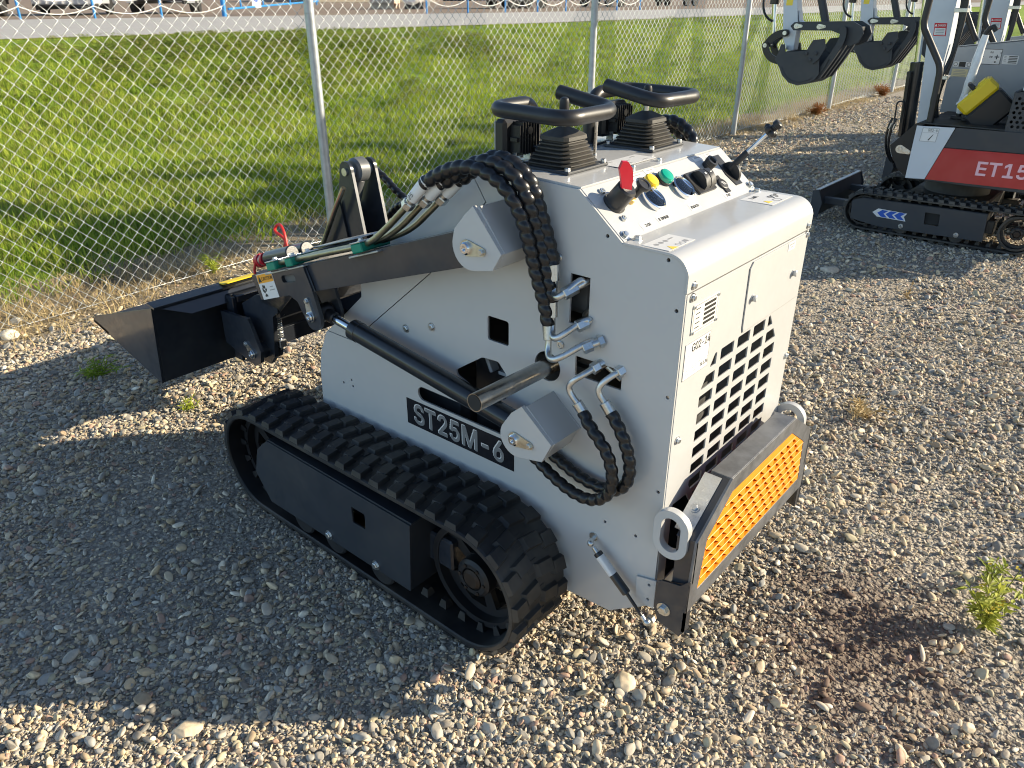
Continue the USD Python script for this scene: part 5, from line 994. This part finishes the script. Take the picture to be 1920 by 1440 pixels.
lk = obj('curved_link', [plate(curve([(2.672, 1.340), (2.755, 1.318), (2.822, 1.245)], .026), 'xz', y - .008, y + .008) for y in (.062, -.062)] + [plate(curve([(2.822, 1.245), (2.775, 1.165), (2.690, 1.135)], .026), 'xz', y - .008, y + .008) for y in (.080, -.080)], 'black_satin', EX)
obj('link_pin', [cyl((x - 1.2, -.095, z), (x - 1.2, .095, z), .016, 14) for x, z in ((2.672, 1.340), (2.822, 1.245), (2.690, 1.135), (2.655, 1.235))], 'zinc', lk)
thm = Polygon(X([(2.600, 1.420), (2.628, 1.392), (2.600, 1.362), (2.30, 1.366), (2.235, 1.345), (2.185, 1.275), (2.150, 1.260), (2.085, 1.290), (2.062, 1.350), (2.085, 1.400), (2.15, 1.432), (2.28, 1.428)]))
tm = obj('thumb', [plate(thm.buffer(-.004).buffer(.004, 3), 'xz', y - .009, y + .009) for y in (.095, -.095)] + [rbox((2.14 - 1.2, 0, 1.38), (.06, .18, .03), .004)], 'slate_panel', EX)
obj('pin_plate', [tear((2.580 - 1.2, .104, 1.392), math.pi - .02, .62), tear((2.400 - 1.2, .104, 1.392), math.pi - .02, .62)], 'zinc', tm)
obj('thumb_cylinder', [cyl((2.385 - 1.2, 0, 1.40), (2.56 - 1.2, 0, 1.85), .030, 18, .003), cyl((2.55 - 1.2, 0, 1.83), (2.60 - 1.2, 0, 2.0), .016, 14)], 'slate_panel', tm)
bs = Polygon(X([(2.690, 1.150), (2.668, 1.200), (2.655, 1.262), (2.630, 1.262), (2.615, 1.208), (2.440, 1.222), (2.335, 1.165), (2.318, 1.06)] + [(2.478 + .160 * math.cos(a), 1.125 + .160 * math.sin(a)) for a in np.linspace(-.55, -2.9 + 6.28 - 6.28 + 2.4 - 2.4, 12)][::-1][:0] + [(2.345, 1.020), (2.40, .985), (2.475, .968), (2.55, .985), (2.61, 1.035), (2.645, 1.095)]))
bk = obj('digging_bucket', [plate(bs, 'xz', *sorted((s * .155, s * .170))) for s in (1, -1)] + [strip(X([(2.645, 1.205), (2.655, 1.15), (2.640, 1.09), (2.607, 1.035), (2.548, .990), (2.475, .973), (2.40, .990), (2.347, 1.022), (2.30, 1.10), (2.27, 1.17)]), -.155, .155, .010)], 'slate_panel', EX)
obj('wear_rim', [tube([(x - 1.2, s * .171, z) for x, z in spline([(2.625, 1.10), (2.59, 1.045), (2.54, 1.008), (2.475, .993), (2.41, 1.008), (2.37, 1.03)], 18)], .004, 6) for s in (1, -1)], 'slate_panel', bk)
ct = Polygon(X([(2.452, 1.205), (2.400, 1.300), (2.315, 1.312), (2.295, 1.25), (2.335, 1.165), (2.375, 1.130)]))
cu = obj('side_cutter', plate(ct, 'xz', .170, .182), 'slate_panel', bk); obj('side_cutter', plate(ct, 'xz', -.182, -.170), 'slate_panel', bk)
obj('cutter_bolt', [hexbolt((x - 1.2, s * .182, z), (0, s, 0), .013, .010) for s in (1, -1) for x, z in ((2.435, 1.205), (2.362, 1.208), (2.400, 1.162))], 'slate_panel', cu)
for y in (-.14, -.05, .04, .13):
    obj('bucket_tooth', plate(LS(spline([(2.335 - 1.2, 1.045), (2.285 - 1.2, 1.13), (2.23 - 1.2, 1.23), (2.195 - 1.2, 1.34), (2.20 - 1.2, 1.375)], 12)).buffer(.024, 4), 'xz', y - .016, y + .016), 'slate_panel', bk)
EX2 = copy(EX, 'mini_excavator', 'second mini excavator in the row, its bucket hanging just right of the nearest bucket', 'mini excavator', (1.2, -8.43, 0))
EX3 = copy(EX, 'mini_excavator', 'third and farthest mini excavator of the row, mostly hidden at the top right', 'mini excavator', (1.15, -10.3, 0))
EX4 = copy(EX, 'mini_excavator', 'fourth mini excavator at the far end of the row behind the others', 'mini excavator', (1.2, -12.2, 0))
# battery-style case lying on the floor of the first machine
cr = np.array(roty(0)) ; Rc = Rot.from_euler('xyz', [0, -40, 12], degrees=True).as_matrix()
tb = thing('tool_case', 'yellow and black plastic case lying tilted on the floor of the nearest excavator', 'case', (1.14, -6.40, .935))
def cs(m): m = m.copy(); m.vertices = (m.vertices * 1.2) @ Rc.T; return m
obj('lid', cs(cat([rbox((.055, 0, .010), (.085, .155, .215), .014), rbox((.09, 0, .070), (.03, .10, .06), .008)])), 'case_yellow', tb)
obj('body', cs(rbox((-.06, 0, 0), (.145, .165, .225), .012)), 'black_plastic', tb)
obj('handle', cs(tube(fillet([(.098, -.05, .02), (.135, -.05, .02), (.135, .05, .02), (.098, .05, .02)], .02), .010, 10)), 'black_satin', tb)
obj('case_label', cs(rbox((.099, .02, -.055), (.003, .085, .075), .0005)), 'label_white', tb)

# ------------------------------------------------------------------ far side of the road: bollards with rope, gate, parked trailers
RZ = 1.0
py = [-7.68, -9.64, -11.6, -13.52, -15.48, -23.2, -25.1, -27.0, -29.0, -30.9, -32.8, -34.7, -36.6]
desc = {-7.68: 'first blue bollard from the left end of the roped row across the road', -9.64: 'blue bollard left of the pale trailer', -11.6: 'blue bollard in front of the white-sided trailer', -13.52: 'blue bollard standing before the ramp trailer', -15.48: 'thick blue bollard that carries the gate', -23.2: 'blue bollard in front of the white tank across the road'}
ORD = ['first', 'second', 'third', 'fourth', 'fifth', 'sixth', 'seventh']
for k, y in enumerate(py):
    p = thing('bollard', desc.get(y, f'thin blue post, {ORD[k - 6]} to the right of the tank bollard in the roped row'), 'bollard', (float(far_edge(y)) + .25, y, RZ), group='blue bollards along the far side of the road')
    r_ = .075 if y == -15.48 else .036
    obj('tube', cyl((0, 0, -.1), (0, 0, 1.10), r_, 14), 'post_blue', p); obj('cap', lathe([(r_ * 1.08, 0), (r_ * .9, .04), (r_ * .3, .06)], (0, 0, 1.10), (0, 0, 1), 14), 'post_blue', p)
spans = [(a, b) for a, b in zip(py[:-1], py[1:]) if abs(a - b) < 2.6]
for i_, (a, b) in enumerate(spans):
    for z0 in ((.78, .34) if i_ < 4 else (.55,)):
        t = np.linspace(0, 1, 18); yy = a + (b - a) * t; zz = RZ + z0 - (.30 if z0 > .5 else .22) * 4 * t * (1 - t)
        nm_ = ['leftmost', 'second', 'third', 'fourth'][i_] if i_ < 4 else None
        lab = f'{"upper" if z0 > .5 else "lower"} white rope sagging in the {nm_} gap between the left blue bollards' if nm_ else f'white rope sagging in the {ORD[i_ - 4]} gap right of the tank bollard'
        obj('rope', tube(np.stack([far_edge(yy) + .2, yy, zz], 1), .017, 6), 'rope_white', label=lab, category='rope', group='white ropes between the blue bollards')
gt = thing('gate', 'open blue steel bar gate swung back beyond the road', 'gate', (float(far_edge(-15.48)) + .25, -15.6, RZ))
gd_ = np.array([4.1, -7.0, 0]) / 8.11
obj('gate_bar', [cyl(gd_ * .1 + [0, 0, z0], gd_ * 7.8 + [0, 0, z1], .035, 10) for z0, z1 in ((.62, .70), (.22, .42))], 'post_blue', gt)
obj('gate_upright', [cyl(gd_ * d + [0, 0, .28], gd_ * d + [0, 0, .68], .03, 8) for d in (1.0, 2.7, 5.0, 7.6)], 'post_blue', gt)
obj('gate_sign', rbox(gd_ * 2.1 + [-.06, 0, .50], (.02, .36, .52), .004, rotz(0)), 'label_white', gt)
obj('sign_symbol', shape(Point(0, 0).buffer(.13).difference(Point(0, 0).buffer(.09)).union(sbox(-.03, -.12, .03, .12)), gd_ * 2.1 + [-.0705, 0, .55], (0, -1, 0), (0, 0, 1), (-1, 0, 0), .003), 'label_blue', gt)

def wheel_m(x, y, r=.33, w=.2):
    return lathe([(r * .60, -w / 2), (r * .9, -w / 2), (r, -w * .35), (r, w * .35), (r * .9, w / 2), (r * .60, w / 2)], (x, y, r), (0, 1, 0), 22), lathe([(r * .6, -w * .4), (r * .5, -w * .2), (r * .18, -w * .25), (r * .18, w * .25), (r * .5, w * .2), (r * .6, w * .4)], (x, y, r), (0, 1, 0), 18)
def trailer(label, loc, rz, length, width, h, mat, deck=.62, wheels=(0,), sides=True, lights=True, cat_='trailer', group=None, frame='trailer_dark'):
    """x runs to the tongue, the tail faces -x"""
    p = thing('trailer', label, cat_, loc, rz, group)
    obj('deck', [rbox((0, 0, deck), (length, width, .10), .01)] + [rbox((0, s * (width / 2 - .12), deck - .10), (length * .98, .08, .12), .01) for s in (1, -1)], frame, p)
    if sides:
        for s in (1, -1): obj('side_board', [rbox((0, s * (width / 2 - .02), deck + h / 2), (length, .04, h), .006)] + [rbox((x, s * (width / 2 + .012), deck + h / 2), (.06, .03, h), .004) for x in np.linspace(-length / 2 + .1, length / 2 - .1, 6)], mat, p)
        obj('head_board', rbox((length / 2 - .02, 0, deck + h / 2), (.04, width - .09, h), .006), mat, p); 
        obj('tail_gate', [rbox((-length / 2 + .02, 0, deck + h / 2), (.04, width - .09, h), .006)] + [rbox((-length / 2 - .008, y, deck + h / 2), (.02, .06, h - .04), .004) for y in np.linspace(-width / 2 + .2, width / 2 - .2, 7)], mat, p)
    for s in (1, -1):
        for wx in wheels:
            t_, r_ = wheel_m(wx, s * (width / 2 + .02 if not sides else width / 2 - .02 + .13)); q = obj('wheel', t_, 'tyre', p); obj('rim', r_, 'trailer_alu', q)
            obj('mudguard', strip([(wx + .42 * math.cos(a), .33 + .42 * math.sin(a)) for a in np.linspace(.1, 3.04, 9)], *sorted((s * (width / 2 + .0), s * (width / 2 + .26))), .015), mat, p)
        if lights: obj('tail_light', rbox((-length / 2 - .035, s * (width / 2 - .16), deck + .08 + h * .3 * sides), (.04, .10, .30 if sides else .12), .01), 'tail_red', p)
    obj('tongue', [cyl((length / 2 + 1.2, 0, deck - .12), (length / 2 - .3, s * width * .3, deck - .12), .05, 8) for s in (1, -1)], frame, p)
    return p
trailer('dark flat trailer at the far left edge beyond the road', (31.6, -9.6, RZ), -35, 3.6, 1.9, .5, 'trailer_dark', .50, (-.4, .4), True)
trailer('white box-sided utility trailer with red tail lights behind the left bollards', (32.2, -13.5, RZ), -38, 3.2, 1.95, .75, 'trailer_white', .34, (0,), True)
trailer('silver equipment trailer with a low tailboard and red lights left of the blue gate', (32.4, -17.2, RZ), -40, 3.6, 1.95, .42, 'trailer_white', .50, (-1.1, -.3), True)
trailer('long white flatbed trailer parked on the right behind the rope row', (30.6, -36.5, RZ), 70, 6.5, 2.2, .5, 'trailer_white', .55, (-.9, 0, .9), True)
trailer('pale car hauler trailer parked farther right behind the blue posts', (30.4, -44.5, RZ), 76, 6.0, 2.1, .30, 'trailer_white', .55, (-.6, .35), True)
trailer('dark low trailer at the far right end of the parked row', (30.2, -53.5, RZ), 82, 7.5, 2.2, .35, 'trailer_dark', .60, (-.6, .35), True, False)
tk = thing('tank', 'white cylindrical tank lying on a low stand beyond the road', 'tank', (33.0, -31.0, RZ), 40)
obj('shell', lathe([(.10, -1.35), (.42, -1.28), (.55, -1.1), (.55, 1.1), (.42, 1.28), (.10, 1.35)], (0, 0, .75), (0, 1, 0), 24), 'trailer_white', tk)
obj('stand', [rbox((0, y, .18), (.8, .12, .36), .01) for y in (-.8, .8)], 'trailer_dark', tk); obj('valve', cyl((0, 0, 1.35), (0, 0, 1.55), .12, 14), 'trailer_alu', tk)
bx_ = thing('crate', 'tan wooden crate standing left of the white tank beyond the road', 'crate', (35.5, -31.2, RZ), 30)
obj('box', rbox((0, 0, .75), (1.3, 1.3, 1.0), .02), 'wood_box', bx_); obj('skid', [rbox((0, y, .12), (1.3, .12, .24), .01) for y in (-.5, 0, .5)], 'wood_box', bx_)
sh = thing('shed', 'long low cream shed far behind the yard across the road', 'shed', (100, -84, RZ), 52)
obj('wall', rbox((0, 0, 2.0), (14, 60, 4.0), .05), 'building_cream', sh); obj('roof', plate(Polygon([(-7.6, 4.0), (7.6, 4.0), (0, 6.2)]), 'xz', -30.5, 30.5), 'trailer_alu', sh)
obj('door', [rbox((-7.05, y, 1.6), (.12, 4, 3.2), .02) for y in (-20, -8, 8, 20)], 'trailer_white', sh)
